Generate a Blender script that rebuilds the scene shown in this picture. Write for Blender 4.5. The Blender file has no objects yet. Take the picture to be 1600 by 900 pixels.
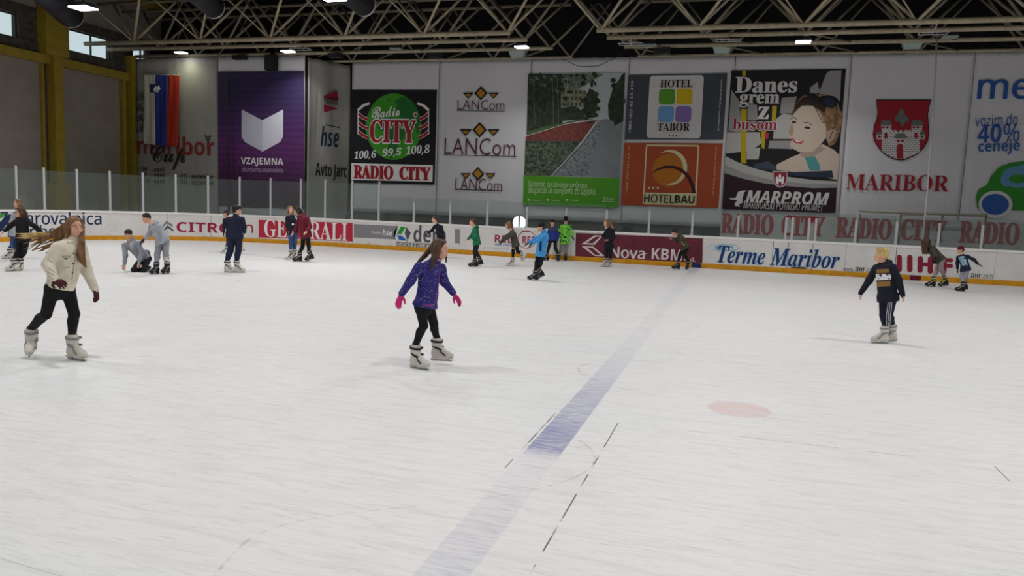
import bpy, bmesh, math, os, random
import numpy as np
from mathutils import Vector, Matrix
from mathutils.bvhtree import BVHTree

scene = bpy.context.scene
COL = scene.collection
random.seed(7)
R = math.radians

# ------------------------------------------------------------------ camera, world, lights, exposure
F_PX, YAW, PITCH, ROLL, CAM_H = 1203.54, 0.284075, 0.109233, 0.0377914, 2.1
_cy, _sy = math.cos(YAW), math.sin(YAW)
FWD = np.array([-_sy * math.cos(PITCH), _cy * math.cos(PITCH), -math.sin(PITCH)])
_r0 = np.array([_cy, _sy, 0.0]); _u0 = np.cross(_r0, FWD)
RGT = math.cos(ROLL) * _r0 + math.sin(ROLL) * _u0
UPV = -math.sin(ROLL) * _r0 + math.cos(ROLL) * _u0
EYE = np.array([0.0, 0.0, CAM_H])
cam_data = bpy.data.cameras.new('camera'); cam = bpy.data.objects.new('camera', cam_data); COL.objects.link(cam)
cam_data.sensor_fit = 'HORIZONTAL'; cam_data.sensor_width = 36.0; cam_data.lens = 36.0 * F_PX / 1600.0
cam_data.clip_end = 300
cam.matrix_world = Matrix(((RGT[0], UPV[0], -FWD[0], 0), (RGT[1], UPV[1], -FWD[1], 0), (RGT[2], UPV[2], -FWD[2], CAM_H), (0, 0, 0, 1)))
scene.camera = cam
scene.view_settings.view_transform = 'Standard'; scene.view_settings.look = 'None'
scene.view_settings.gamma = 1.0; scene.view_settings.use_curve_mapping = False
scene.view_settings.exposure = 0.0
try:
    scene.cycles.use_denoising = True; scene.cycles.max_bounces = 8; scene.cycles.transparent_max_bounces = 16
    scene.cycles.caustics_reflective = False; scene.cycles.caustics_refractive = False
except Exception: pass
world = bpy.data.worlds.new('overcast_sky'); scene.world = world; world.use_nodes = True
_bg = world.node_tree.nodes['Background']; _bg.inputs[0].default_value = (0.70, 0.77, 0.80, 1); _bg.inputs[1].default_value = 1.0
HALL_POWER = 124.0      # watts of each hall floodlight
HALL_COLOR = (0.995, 0.995, 0.985)
HALL_SPREAD = 152.0
EDGE_POWER = 75.0       # the row along the long banner wall
HALL_ROWS = [(y, x) for y in (21.3, 14.5, 7.5, 0.5) for x in (-21.5, -14.5, -7.5, -0.5, 6.5, 13.5, 20.5)]

# ------------------------------------------------------------------ pixel <-> place geometry (used to measure the hall)
def ray(px, py): return (px - 800) / F_PX * RGT - (py - 450) / F_PX * UPV + FWD
def hit_z(px, py, z=0.0):
    d = ray(px, py); return EYE + d * ((z - CAM_H) / d[2])
class Plane:
    """vertical plane through O along horizontal unit u; off moves towards the rink"""
    def __init__(s, O, u, n):
        s.O = np.array(O, float); s.u = np.array(u, float) / np.linalg.norm(u); s.n = np.array(n, float) / np.linalg.norm(n)
    def hit(s, px, py):
        d = ray(px, py); P = EYE + d * (((s.O - EYE) @ s.n) / (d @ s.n)); return ((P - s.O) @ s.u, P[2])
    def pt(s, u, v, off=0.0):
        P = s.O + s.u * u + s.n * off; return Vector((P[0], P[1], v))
BX, BCY, BR, BY = -18.3, 21.55, 7.6, 29.15     # rounded corner of the boards
BL = BR * math.pi / 2
class Boards:
    def base(s, u):
        if u < 0: return np.array([BX - BR, BCY + u]), np.array([1.0, 0.0])
        if u < BL:
            a = u / BR; return np.array([BX - BR * math.cos(a), BCY + BR * math.sin(a)]), np.array([math.cos(a), -math.sin(a)])
        return np.array([BX + (u - BL), BY]), np.array([0.0, -1.0])
    def pt(s, u, v, off=0.0):
        p, n = s.base(u); q = p + n * off; return Vector((q[0], q[1], v))
    def hit(s, px, py):
        d = ray(px, py); az = math.atan2(d[0], d[1])
        lo, hi = -20.0, 80.0
        for _ in range(60):
            m = (lo + hi) / 2; p, _n = s.base(m)
            if math.atan2(p[0], p[1]) < az: lo = m
            else: hi = m
        p, _n = s.base(lo); t = np.hypot(*p) / np.hypot(d[0], d[1]); return (lo, CAM_H + t * d[2])
BOARDS = Boards()
WALL = Plane((0, 33.0, 0), (1, 0, 0), (0, -1, 0))
WALL_L = Plane((0, 31.0, 0), (1, 0, 0), (0, -1, 0))
_ra, _rb = np.array([-18.85, 31.0, 0]), np.array([-17.85, 33.0, 0])
_ru = (_rb - _ra) / np.linalg.norm(_rb - _ra)
RETURN = Plane(_ra, _ru, (_ru[1], -_ru[0], 0))
PANEL = Plane((0, 32.5, 0), (1, 0, 0), (0, -1, 0))

# ------------------------------------------------------------------ materials
def lin(c):
    if isinstance(c, str): c = tuple(int(c[i:i + 2], 16) / 255 for i in (0, 2, 4))
    return tuple((x / 12.92 if x <= 0.04045 else ((x + 0.055) / 1.055) ** 2.4) for x in c)
_mats = {}
def mat(name, color, rough=0.6, var=0.0, scale=20.0, color2=None, bump=0.0, metal=0.0, spec=0.3, stretch=None, emit=None, detail=3.0):
    if name in _mats: return _mats[name]
    m = bpy.data.materials.new(name); m.use_nodes = True; nt = m.node_tree; b = nt.nodes['Principled BSDF']
    c = lin(color)
    b.inputs['Base Color'].default_value = (*c, 1); b.inputs['Roughness'].default_value = rough
    b.inputs['Metallic'].default_value = metal; b.inputs['Specular IOR Level'].default_value = spec
    if emit:
        b.inputs['Emission Color'].default_value = (*lin(emit[0]), 1); b.inputs['Emission Strength'].default_value = emit[1]
    if var or color2 or bump:
        g = nt.nodes.new('ShaderNodeNewGeometry'); mp = nt.nodes.new('ShaderNodeMapping'); nz = nt.nodes.new('ShaderNodeTexNoise')
        nt.links.new(g.outputs['Position'], mp.inputs['Vector']); nt.links.new(mp.outputs[0], nz.inputs['Vector'])
        if stretch: mp.inputs['Scale'].default_value = stretch
        nz.inputs['Scale'].default_value = scale; nz.inputs['Detail'].default_value = detail
        if var or color2:
            rp = nt.nodes.new('ShaderNodeValToRGB'); nt.links.new(nz.outputs[0], rp.inputs[0])
            rp.color_ramp.elements[0].position = 0.35; rp.color_ramp.elements[1].position = 0.65
            c2 = lin(color2) if color2 else tuple(min(1, x * (1 + var)) for x in c)
            c1 = c if color2 else tuple(x * (1 - var) for x in c)
            rp.color_ramp.elements[0].color = (*c1, 1); rp.color_ramp.elements[1].color = (*c2, 1)
            nt.links.new(rp.outputs[0], b.inputs['Base Color'])
        if bump:
            bp = nt.nodes.new('ShaderNodeBump'); bp.inputs['Strength'].default_value = bump; bp.inputs['Distance'].default_value = 0.02
            nt.links.new(nz.outputs[0], bp.inputs['Height']); nt.links.new(bp.outputs[0], b.inputs['Normal'])
    _mats[name] = m; return m
def N(nt, kind, **kw):
    n = nt.nodes.new(kind)
    for k, v in kw.items(): setattr(n, k, v)
    return n
def M(nt, op, a, b=None, c=None, clamp=False):
    n = nt.nodes.new('ShaderNodeMath'); n.operation = op; n.use_clamp = clamp
    for i, v in enumerate((a, b, c)):
        if v is None: continue
        if isinstance(v, (int, float)): n.inputs[i].default_value = v
        else: nt.links.new(v, n.inputs[i])
    return n.outputs[0]
def mixc(nt, f, a, b):
    n = nt.nodes.new('ShaderNodeMix'); n.data_type = 'RGBA'
    for s, v in ((0, f), (6, a), (7, b)):
        if isinstance(v, (int, float)): n.inputs[s].default_value = v
        elif isinstance(v, tuple): n.inputs[s].default_value = (*v, 1)
        else: nt.links.new(v, n.inputs[s])
    return n.outputs[2]

# ------------------------------------------------------------------ object helpers
def link(name, me, m=None, parent=None):
    o = bpy.data.objects.new(name, me); COL.objects.link(o)
    if m is not None and me is not None:
        for x in (m if isinstance(m, (list, tuple)) else [m]): me.materials.append(x)
    if parent is not None: o.parent = parent; o.matrix_parent_inverse = parent.matrix_world.inverted()
    return o
def setloc(o, loc): o.location = loc; o.matrix_world = Matrix.Translation(loc)
def tag(o, label, cat, group=None):
    o['label'] = label; o['category'] = cat
    if group: o['group'] = group
    return o
def thing(name, label, cat, loc=(0, 0, 0), group=None):
    o = bpy.data.objects.new(name, None); COL.objects.link(o); setloc(o, Vector(loc)); return tag(o, label, cat, group)
def part(name, me_or_bm, m, parent, label=None):
    """mesh given in world coordinates, parented without moving"""
    me = me_or_bm
    if isinstance(me, bmesh.types.BMesh): me = finish(me)
    me.name = name
    if parent is not None:
        T = parent.matrix_world.inverted(); me.transform(T)
    o = bpy.data.objects.new(name, me); COL.objects.link(o)
    for x in (m if isinstance(m, (list, tuple)) else [m]): me.materials.append(x)
    if parent is not None: o.parent = parent; o.matrix_world = parent.matrix_world.copy(); o.matrix_basis = Matrix.Identity(4); o.matrix_parent_inverse = Matrix.Identity(4)
    if label: o['label'] = label
    return o
def solo(name, bm, m, label, cat, group=None):
    """one-mesh thing with its origin at its own base"""
    me = finish(bm); vs = np.array([v.co for v in me.vertices])
    c = Vector(((vs[:, 0].min() + vs[:, 0].max()) / 2, (vs[:, 1].min() + vs[:, 1].max()) / 2, vs[:, 2].min()))
    me.transform(Matrix.Translation(-c)); me.name = name
    o = link(name, me, m); setloc(o, c); return tag(o, label, cat, group)
def struct(name, bm, m):
    o = link(name, finish(bm) if isinstance(bm, bmesh.types.BMesh) else bm, m); o['kind'] = 'structure'; return o
def finish(bm, smooth=False):
    me = bpy.data.meshes.new('mesh'); bm.normal_update(); bm.to_mesh(me); bm.free()
    if smooth: me.shade_smooth()
    return me
def B(): return bmesh.new()
def box(bm, x0, y0, z0, x1, y1, z1, mi=0):
    v = [bm.verts.new((x, y, z)) for z in (z0, z1) for y in (y0, y1) for x in (x0, x1)]
    for f in ((0, 2, 3, 1), (4, 5, 7, 6), (0, 1, 5, 4), (2, 6, 7, 3), (0, 4, 6, 2), (1, 3, 7, 5)):
        bm.faces.new([v[i] for i in f]).material_index = mi
    return v
def obox(bm, c, ax, ay, az, mi=0):
    """oriented box: half-axis vectors"""
    c, ax, ay, az = Vector(c), Vector(ax), Vector(ay), Vector(az)
    v = [bm.verts.new(c + ax * i + ay * j + az * k) for k in (-1, 1) for j in (-1, 1) for i in (-1, 1)]
    for f in ((0, 2, 3, 1), (4, 5, 7, 6), (0, 1, 5, 4), (2, 6, 7, 3), (0, 4, 6, 2), (1, 3, 7, 5)):
        bm.faces.new([v[i] for i in f]).material_index = mi
def tube(bm, pts, r, n=8, mi=0, caps=True):
    pts = [Vector(p) for p in pts]; rs = r if isinstance(r, (list, tuple)) else [r] * len(pts); rings = []
    up = Vector((0, 0, 1)); t = (pts[1] - pts[0]).normalized()
    if abs(t.dot(up)) > 0.95: up = Vector((1, 0, 0))
    for i, p in enumerate(pts):
        t = (pts[min(i + 1, len(pts) - 1)] - pts[max(i - 1, 0)]).normalized()
        a = t.cross(up).normalized(); b = a.cross(t); up = b
        rings.append([bm.verts.new(p + (a * math.cos(2 * math.pi * k / n) + b * math.sin(2 * math.pi * k / n)) * rs[i]) for k in range(n)])
    for i in range(len(rings) - 1):
        for k in range(n):
            f = bm.faces.new((rings[i][k], rings[i + 1][k], rings[i + 1][(k + 1) % n], rings[i][(k + 1) % n])); f.material_index = mi; f.smooth = True
    if caps:
        bm.faces.new(rings[0]).material_index = mi; bm.faces.new(rings[-1][::-1]).material_index = mi
def strip(bm, S, u0, u1, v0, v1, o0, o1, n=1, mi=0):
    """box following a surface from u0 to u1"""
    rows = []
    for i in range(n + 1):
        u = u0 + (u1 - u0) * i / n
        rows.append([bm.verts.new(S.pt(u, v, o)) for v, o in ((v0, o0), (v1, o0), (v1, o1), (v0, o1))])
    for i in range(n):
        for k in range(4):
            bm.faces.new((rows[i][k], rows[i][(k + 1) % 4], rows[i + 1][(k + 1) % 4], rows[i + 1][k])).material_index = mi
    bm.faces.new(rows[0][::-1]).material_index = mi; bm.faces.new(rows[-1]).material_index = mi

# ------------------------------------------------------------------ prints and lettering on a surface, measured on the photograph
def poly(bm, S, pts, off, mi=0, px=True):
    uv = [S.hit(*p) for p in pts] if px else pts
    try: f = bm.faces.new([bm.verts.new(S.pt(u, v, off)) for u, v in uv])
    except ValueError: return
    f.material_index = mi; f.normal_update()
    if f.normal.dot(Vector(S.pt(uv[0][0], uv[0][1], 1)) - Vector(S.pt(uv[0][0], uv[0][1], 0))) < 0: f.normal_flip()
def tri_poly(bm, S, pts, off, mi=0):
    n0 = len(bm.faces); poly(bm, S, pts, off, mi); bm.faces.ensure_lookup_table()
    if len(bm.faces) > n0 and len(pts) > 4: bmesh.ops.triangulate(bm, faces=[bm.faces[-1]])
def ell(cx, cy, rx, ry, n=24, a0=0, a1=360, rot=0):
    c, s = math.cos(R(rot)), math.sin(R(rot)); out = []
    m = n if a1 - a0 >= 360 else n + 1
    for i in range(m):
        a = R(a0 + (a1 - a0) * i / n); x, y = rx * math.cos(a), ry * math.sin(a); out.append((cx + c * x - s * y, cy + s * x + c * y))
    return out
def rrect(q, r=0.2, n=5):
    """rounded quad from 4 pixel corners TL TR BR BL"""
    out = []; q = [np.array(p, float) for p in q]
    for i in range(4):
        p, a, b = q[i], q[i - 1], q[(i + 1) % 4]
        s = p + (a - p) * r; e = p + (b - p) * r
        for k in range(n + 1):
            t = k / n; out.append(tuple((1 - t) ** 2 * s + 2 * t * (1 - t) * p + t * t * e))
    return out
def ring(bm, S, cx, cy, rx, ry, w, off, mi=0, a0=0, a1=360, n=32, rot=0):
    A = ell(cx, cy, rx, ry, n, a0, a1, rot); Bp = ell(cx, cy, rx - w, ry - w, n, a0, a1, rot)
    k = len(A)
    for i in range(k if a1 - a0 >= 360 else k - 1):
        poly(bm, S, [A[i], A[(i + 1) % k], Bp[(i + 1) % k], Bp[i]], off, mi)
def pline(bm, S, pts, w, off, mi=0):
    for a, b in zip(pts[:-1], pts[1:]):
        a, b = np.array(a, float), np.array(b, float); d = (b - a) / (np.linalg.norm(b - a) + 1e-9); n = np.array([-d[1], d[0]]) * w / 2
        poly(bm, S, [a + n, b + n, b - n, a - n], off, mi)
FONT_DIR = bpy.utils.system_resource('DATAFILES', path='fonts') or ''
def _font(f):
    try: return bpy.data.fonts.load(os.path.join(FONT_DIR, f), check_existing=True)
    except Exception: return None
F_MATH = _font('NotoSansMath-Regular.woff2'); F_INTER = _font('Inter.woff2')
STY = {'serif': (0x1D400, 0x1D41A, 0x1D7CE), 'serif_it': (0x1D468, 0x1D482, 0x1D7CE), 'script': (0x1D4D0, 0x1D4EA, 0x1D7CE), 'sansb': (0x1D5D4, 0x1D5EE, 0x1D7EC), 'sansbi': (0x1D63C, 0x1D656, 0x1D7EC), 'sans': (0x1D5A0, 0x1D5BA, 0x1D7E2), 'sansi': (0x1D608, 0x1D622, 0x1D7E2)}
def txt(S, s, style, LL, UR, off, bold=0.0, shear=0.0, rot=0.0, px=True, vert=0, ring_=0.35, thin=0.0):
    """flat lettering filling the box from lower-left to upper-right; returns a bmesh"""
    cu = bpy.data.curves.new('lettering', 'FONT')
    if style in STY and F_MATH:
        up, lo, dg = STY[style]
        acc = {'Š': 'S\u030c', 'š': 's\u030c', 'č': 'c\u030c', 'ž': 'z\u030c'}
        cu.font = F_MATH
        s = ''.join(chr(up + ord(c) - 65) if 'A' <= c <= 'Z' else chr(lo + ord(c) - 97) if 'a' <= c <= 'z' else chr(dg + ord(c) - 48) if '0' <= c <= '9' else c for c in s)
    elif style == 'inter' and F_INTER: cu.font = F_INTER
    cu.body = s; cu.shear = shear; cu.offset = thin; cu.resolution_u = 3
    o = bpy.data.objects.new('lettering', cu); COL.objects.link(o)
    dg_ = bpy.context.evaluated_depsgraph_get(); dg_.update()
    me = bpy.data.meshes.new_from_object(o.evaluated_get(dg_)); bpy.data.objects.remove(o); bpy.data.curves.remove(cu)
    co = np.array([v.co[:2] for v in me.vertices]); bm = B()
    if len(co) == 0: return bm
    lo, hi = co.min(0), co.max(0)
    a = np.array(S.hit(*LL) if px else LL); b = np.array(S.hit(*UR) if px else UR)
    nrm = (co - lo) / np.maximum(hi - lo, 1e-6)
    if vert == 1: nrm = np.stack([1 - nrm[:, 1], nrm[:, 0]], 1)       # reads upwards
    elif vert == -1: nrm = np.stack([nrm[:, 1], 1 - nrm[:, 0]], 1)    # reads downwards
    q = a + nrm * (b - a)
    if rot:
        c = (a + b) / 2; cs, sn = math.cos(R(rot)), math.sin(R(rot)); d = q - c
        q = c + np.stack([d[:, 0] * cs - d[:, 1] * sn, d[:, 0] * sn + d[:, 1] * cs], 1)
    em = (b[1] - a[1]) / max(hi[1] - lo[1], 1e-6) if not vert else (b[0] - a[0]) / max(hi[1] - lo[1], 1e-6)
    w = bold * abs(em) * 0.75; hx = 1.0 if vert else min(1.0, abs((b[0] - a[0]) / max(hi[0] - lo[0], 1e-6)) / max(abs(em), 1e-6)); sh = [(0, 0)]
    if w > 0: sh += [(w, 0), (-w, 0), (0, w * ring_), (0, -w * ring_), (w * .7, w * .7 * ring_), (-w * .7, w * .7 * ring_), (w * .7, -w * .7 * ring_), (-w * .7, -w * .7 * ring_)]
    for k, (du, dv) in enumerate(sh):
        vs = [bm.verts.new(S.pt(u + du * hx, v + dv, off + .0002 * k)) for u, v in q]
        for p in me.polygons:
            try: bm.faces.new([vs[i] for i in p.vertices])
            except ValueError: pass
    bpy.data.meshes.remove(me); return bm
def letters(S, s, style, LL, UR, off, m, parent, label=None, name='lettering', **kw):
    return part(name, txt(S, s, style, LL, UR, off, **kw), m, parent, label)
def prints(S, parent, name, items, off, label=None):
    """items: (material, kind, data) drawn in order, each a hair in front of the last, one mesh"""
    bm = B(); ms = []
    for k, (m, kind, data) in enumerate(items):
        if m not in ms: ms.append(m)
        mi = ms.index(m); o = off + min(0.0007, 0.04 / len(items)) * k
        if kind == 'g':
            q = [np.array(S.hit(*x)) for x in data]; n = 16
            for j in range(n):
                a, b = j / n, (j + 1) / n
                poly(bm, S, [q[0] * (1 - a) + q[1] * a, q[0] * (1 - b) + q[1] * b, q[3] * (1 - b) + q[2] * b, q[3] * (1 - a) + q[2] * a], o, mi, px=False)
        elif kind == 'p': tri_poly(bm, S, data, o, mi)
        elif kind == 'l': pline(bm, S, data[0], data[1], o, mi)
        elif kind == 'r': ring(bm, S, *data, o, mi) if len(data) == 5 else ring(bm, S, *data[:5], o, mi, data[5], data[6])
    return part(name, bm, ms, parent, label)
ORD = ['zeroth', 'first', 'second', 'third', 'fourth', 'fifth', 'sixth', 'seventh', 'eighth', 'ninth', 'tenth', 'eleventh', 'twelfth', 'thirteenth', 'fourteenth', 'fifteenth', 'sixteenth', 'seventeenth', 'eighteenth', 'nineteenth', 'twentieth']
ORD += ['twenty-' + w for w in ORD[1:10]] + ['thirtieth'] + ['thirty-' + w for w in ORD[1:10]]
# ------------------------------------------------------------------ the hall: ice, concrete, walls, roof
def ice_material():
    m = bpy.data.materials.new('rink_ice'); m.use_nodes = True; nt = m.node_tree; b = nt.nodes['Principled BSDF']
    g = N(nt, 'ShaderNodeNewGeometry'); sp = N(nt, 'ShaderNodeSeparateXYZ'); nt.links.new(g.outputs['Position'], sp.inputs[0])
    X, Y = sp.outputs[0], sp.outputs[1]
    def noise(scale, sx, sy, rot=0.0, det=4.0, dist=0.0):
        mp = N(nt, 'ShaderNodeMapping'); mp.inputs['Scale'].default_value = (sx, sy, 1); mp.inputs['Rotation'].default_value = (0, 0, rot)
        nt.links.new(g.outputs['Position'], mp.inputs['Vector']); n = N(nt, 'ShaderNodeTexNoise')
        n.inputs['Scale'].default_value = scale; n.inputs['Detail'].default_value = det; n.inputs['Distortion'].default_value = dist
        nt.links.new(mp.outputs[0], n.inputs['Vector']); return n.outputs[0]
    def band(v, c, w): return M(nt, 'LESS_THAN', M(nt, 'ABSOLUTE', M(nt, 'SUBTRACT', v, c)), w)
    def ramp(v, lo, hi): return M(nt, 'MULTIPLY_ADD', v, 1.0 / (hi - lo), -lo / (hi - lo), clamp=True)
    def curve(v, stops):
        c = N(nt, 'ShaderNodeValToRGB'); nt.links.new(M(nt, 'DIVIDE', v, 30.0, clamp=True), c.inputs[0]); e = c.color_ramp.elements
        for i, (y, g_) in enumerate(stops):
            x = e[i] if i < 2 else e.new(y / 30.0)
            x.position = y / 30.0; x.color = (g_, g_, g_, 1)
        return c.outputs[0]
    st1 = noise(1.6, 1.0, 7.0, 0.12, 6.0, 0.4); st2 = noise(5.0, 0.9, 9.0, -0.25, 5.0, 0.3); big = noise(0.22, 1.0, 1.6, 0.3, 3.0)
    st3 = noise(9.0, 0.5, 7.0, 0.5, 3.0, 0.2)
    col = mixc(nt, ramp(big, 0.35, 0.7), lin('f2eeec'), lin('eaeceb'))
    col = mixc(nt, M(nt, 'MULTIPLY', ramp(st1, 0.48, 0.78), 0.36), col, lin('cbc8c7'))
    col = mixc(nt, M(nt, 'MULTIPLY', ramp(st2, 0.54, 0.76), 0.46), col, lin('bdb9b8'))
    col = mixc(nt, M(nt, 'MULTIPLY', ramp(st3, 0.60, 0.70), 0.30), col, lin('fbfaf8'))
    # blue line, worn
    fade = curve(Y, [(0, 0.06), (30, 0.04), (3.5, 0.16), (4.6, 0.15), (5.4, 0.06), (6.1, 0.08), (6.3, 0.62), (7.0, 0.60), (7.5, 0.40), (8.4, 0.40), (9.6, 0.20), (11.5, 0.08), (16, 0.05), (22, 0.08), (25.5, 0.05), (26.5, 0.22), (28.4, 0.26), (28.9, 0.05)])
    blue = M(nt, 'MULTIPLY', band(M(nt, 'ADD', X, M(nt, 'MULTIPLY_ADD', st2, 0.05, -0.025)), -1.485, 0.155), M(nt, 'MULTIPLY', fade, M(nt, 'MULTIPLY_ADD', ramp(st2, 0.3, 0.62), 0.9, 0.35)), clamp=True)
    col = mixc(nt, blue, col, lin('5a5fa6'))
    # faded red spot
    dx = M(nt, 'SUBTRACT', X, 0.12); dy = M(nt, 'SUBTRACT', Y, 8.45)
    rr = M(nt, 'SQRT', M(nt, 'ADD', M(nt, 'MULTIPLY', dx, dx), M(nt, 'MULTIPLY', dy, dy)))
    spot = M(nt, 'MULTIPLY', ramp(rr, 0.345, 0.315), M(nt, 'MULTIPLY_ADD', ramp(st1, 0.75, 0.3), 0.22, 0.10))
    col = mixc(nt, spot, col, lin('d86a5a'))
    # thin scored lines beside the blue line
    def seam(v, c, w, along, a, e, amt, nz):
        gate = M(nt, 'MULTIPLY', M(nt, 'GREATER_THAN', along, a), M(nt, 'LESS_THAN', along, e))
        return M(nt, 'MULTIPLY', M(nt, 'MULTIPLY', band(v, c, w), gate), M(nt, 'MULTIPLY', nz, amt), clamp=True)
    dash = ramp(noise(1.8, 1.3, 1.9, 0.0, 3.0), 0.44, 0.5)
    for s in (seam(X, -1.02, 0.0055, Y, 2.0, 7.4, 0.85, dash), seam(Y, 7.4, 0.008, X, -1.02, 1.7, 0.30, M(nt, 'ADD', dash, 0.25)),
              seam(X, -1.672, 0.006, Y, 6.25, 7.45, 0.75, M(nt, 'ADD', dash, 0.3)), seam(X, -1.672, 0.007, Y, 5.72, 5.95, 0.6, 1.0), seam(X, 2.245, 0.007, Y, 7.0, 7.4, 0.6, 1.0)):
        col = mixc(nt, s, col, lin('3c3836'))
    # long curved skate marks
    for sc, off, w, amt in ((0.16, 0.47, 0.0006, 0.35), (0.11, 0.55, 0.0005, 0.3)):
        c1 = noise(sc, 0.6, 1.6, sc * 9, 0.0, 0.2)
        k = M(nt, 'LESS_THAN', M(nt, 'ABSOLUTE', M(nt, 'SUBTRACT', c1, off)), w)
        col = mixc(nt, M(nt, 'MULTIPLY', M(nt, 'MULTIPLY', k, ramp(st1, 0.4, 0.6)), amt), col, lin('8d8a8a'))
    nt.links.new(col, b.inputs['Base Color'])
    b.inputs['Roughness'].default_value = 0.42; b.inputs['Specular IOR Level'].default_value = 0.22
    bp = N(nt, 'ShaderNodeBump'); bp.inputs['Strength'].default_value = 0.25; bp.inputs['Distance'].default_value = 0.012
    nt.links.new(M(nt, 'ADD', st1, st2), bp.inputs['Height']); nt.links.new(bp.outputs[0], b.inputs['Normal'])
    return m
bm = B()
pts = [BOARDS.pt(u, 0, -0.05) for u in [-22.0] + [BL * i / 24 for i in range(25)]] + [Vector((36, BY + 0.05, 0)), Vector((36, -0.5, 0)), Vector((BX - BR - .05, -0.5, 0))]
bmesh.ops.triangulate(bm, faces=[bm.faces.new([bm.verts.new(p) for p in pts][::-1])]) ; bm.normal_update()
struct('floor', bm, ice_material())
bm = B(); box(bm, -29.5, -9, -0.3, 37, 34.5, -0.01)
struct('floor_concrete', bm, mat('rink_concrete', '6a6864', 0.9, 0.15, 3))
M_PLASTER = mat('old_plaster', '8f877c', 0.9, 0.07, 1.3)
M_DARKWALL = mat('dark_wall_sheet', '131214', 0.9, 0.2, 2)
M_YELLOW = mat('yellow_painted_steel', '97812a', 0.6, 0.10, 3)
M_SILL = mat('weathered_ledge', '4b463e', 0.9, 0.25, 4)
XL = -28.4
bm = B()
box(bm, XL - 0.5, -9, 0, XL - 0.12, 34.5, 7.25)
struct('wall_left', bm, M_PLASTER)
bm = B(); box(bm, XL - 0.5, -9, 7.25, XL - 0.04, 34.5, 8.0); struct('trim_1', bm, M_SILL)
bm = B(); box(bm, XL - 0.5, -9, 8.95, XL - 0.06, 34.5, 9.35); struct('trim_2', bm, M_SILL)
bm = B(); box(bm, XL - 0.5, -9, 9.35, XL - 0.12, 34.5, 11.8); struct('wall_left_upper', bm, M_PLASTER)
M_FRAME = mat('window_frame_dark', '34353a', 0.5)
M_PANE = bpy.data.materials.new('window_glass'); M_PANE.use_nodes = True
_nt = M_PANE.node_tree; _nt.nodes.clear(); _o = N(_nt, 'ShaderNodeOutputMaterial'); _t = N(_nt, 'ShaderNodeBsdfTransparent'); _g = N(_nt, 'ShaderNodeBsdfGlossy'); _mx = N(_nt, 'ShaderNodeMixShader')
_t.inputs[0].default_value = (0.93, 0.97, 0.98, 1); _g.inputs[1].default_value = 0.03; _mx.inputs[0].default_value = 0.05
_nt.links.new(_t.outputs[0], _mx.inputs[1]); _nt.links.new(_g.outputs[0], _mx.inputs[2]); _nt.links.new(_mx.outputs[0], _o.inputs[0])
col_y = [26.5 - 4.3 * k for k in range(9)]
win = [(31.2, 32.3), (27.1, 29.93)] + [(col_y[k + 1] + 0.72, col_y[k] - 1.42) for k in range(0, 8)]
prev = 34.5
for i, (y0, y1) in enumerate(win):
    bm = B(); box(bm, XL - 0.5, y1, 8.0, XL - 0.1, prev, 8.95); prev = y0
    struct('wall_left_pier', bm, M_SILL)
    bm = B(); w = 0.05
    for a in ((y0, 8.0, y1, 8.05), (y0, 8.90, y1, 8.95), (y0, 8.05, y0 + w, 8.9), (y1 - w, 8.05, y1, 8.9), (y0 + 0.62 * (y1 - y0) - w / 2, 8.05, y0 + 0.62 * (y1 - y0) + w / 2, 8.9)):
        box(bm, XL - 0.34, a[0], a[1], XL - 0.26, a[2], a[3])
    f = struct('window_%d' % (i + 1), bm, M_FRAME)
    bm = B(); box(bm, XL - 0.31, y0, 8.02, XL - 0.30, y1, 8.92); p = part('window_pane', bm, M_PANE, f)
bm = B(); box(bm, XL - 0.5, -9, 8.0, XL - 0.1, prev, 8.95); struct('wall_left_pier', bm, M_SILL)
# steel portal columns and ring beam on the left wall
bm = B(); box(bm, XL - 0.1, -9, 7.2, XL + 0.12, 30.95, 7.56)
o = solo('ring_beam', bm, M_YELLOW, 'long yellow steel beam running under the high windows of the left wall', 'beam')
for k, cy in enumerate([30.72] + col_y[:5]):
    lab = ['yellow steel column in the far corner beside the faded white banner', 'yellow steel column on the left wall standing between the two high windows'][k] if k < 2 else 'yellow steel column on the left wall, %s from the far corner' % ORD[k + 1]
    c = thing('steel_column', lab, 'column', (XL, cy, 0), 'yellow columns of the left wall')
    if k == 0:
        bm = B(); box(bm, XL - 0.12, cy - 0.42, 0, XL + 0.1, cy - 0.22, 7.2); box(bm, XL - 0.12, cy - 0.05, 0, XL + 0.3, cy + 0.2, 8.38); part('shaft', bm, M_YELLOW, c)
    else:
        bm = B(); box(bm, XL - 0.12, cy - 0.22, 0, XL + 0.35, cy + 0.22, 7.56); part('shaft', bm, M_YELLOW, c)
        bm = B(); box(bm, XL - 0.11, cy - 0.55, 0, XL + 0.02, cy - 0.42, 7.2); part('side_flange', bm, M_YELLOW, c)
        bm = B(); box(bm, XL - 0.118, cy - 0.42, 0, XL - 0.06, cy - 0.22, 7.2); part('recess', bm, M_SILL, c)
        bm = B(); box(bm, XL - 0.1, cy - 0.62, 7.56, XL + 0.42, cy + 0.5, 11.4); part('head_block', bm, M_YELLOW, c)
        bm = B(); box(bm, XL - 0.1, cy - 0.38, 0, XL + 0.45, cy + 0.38, 2.25); part('pedestal', bm, M_YELLOW, c)
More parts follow.
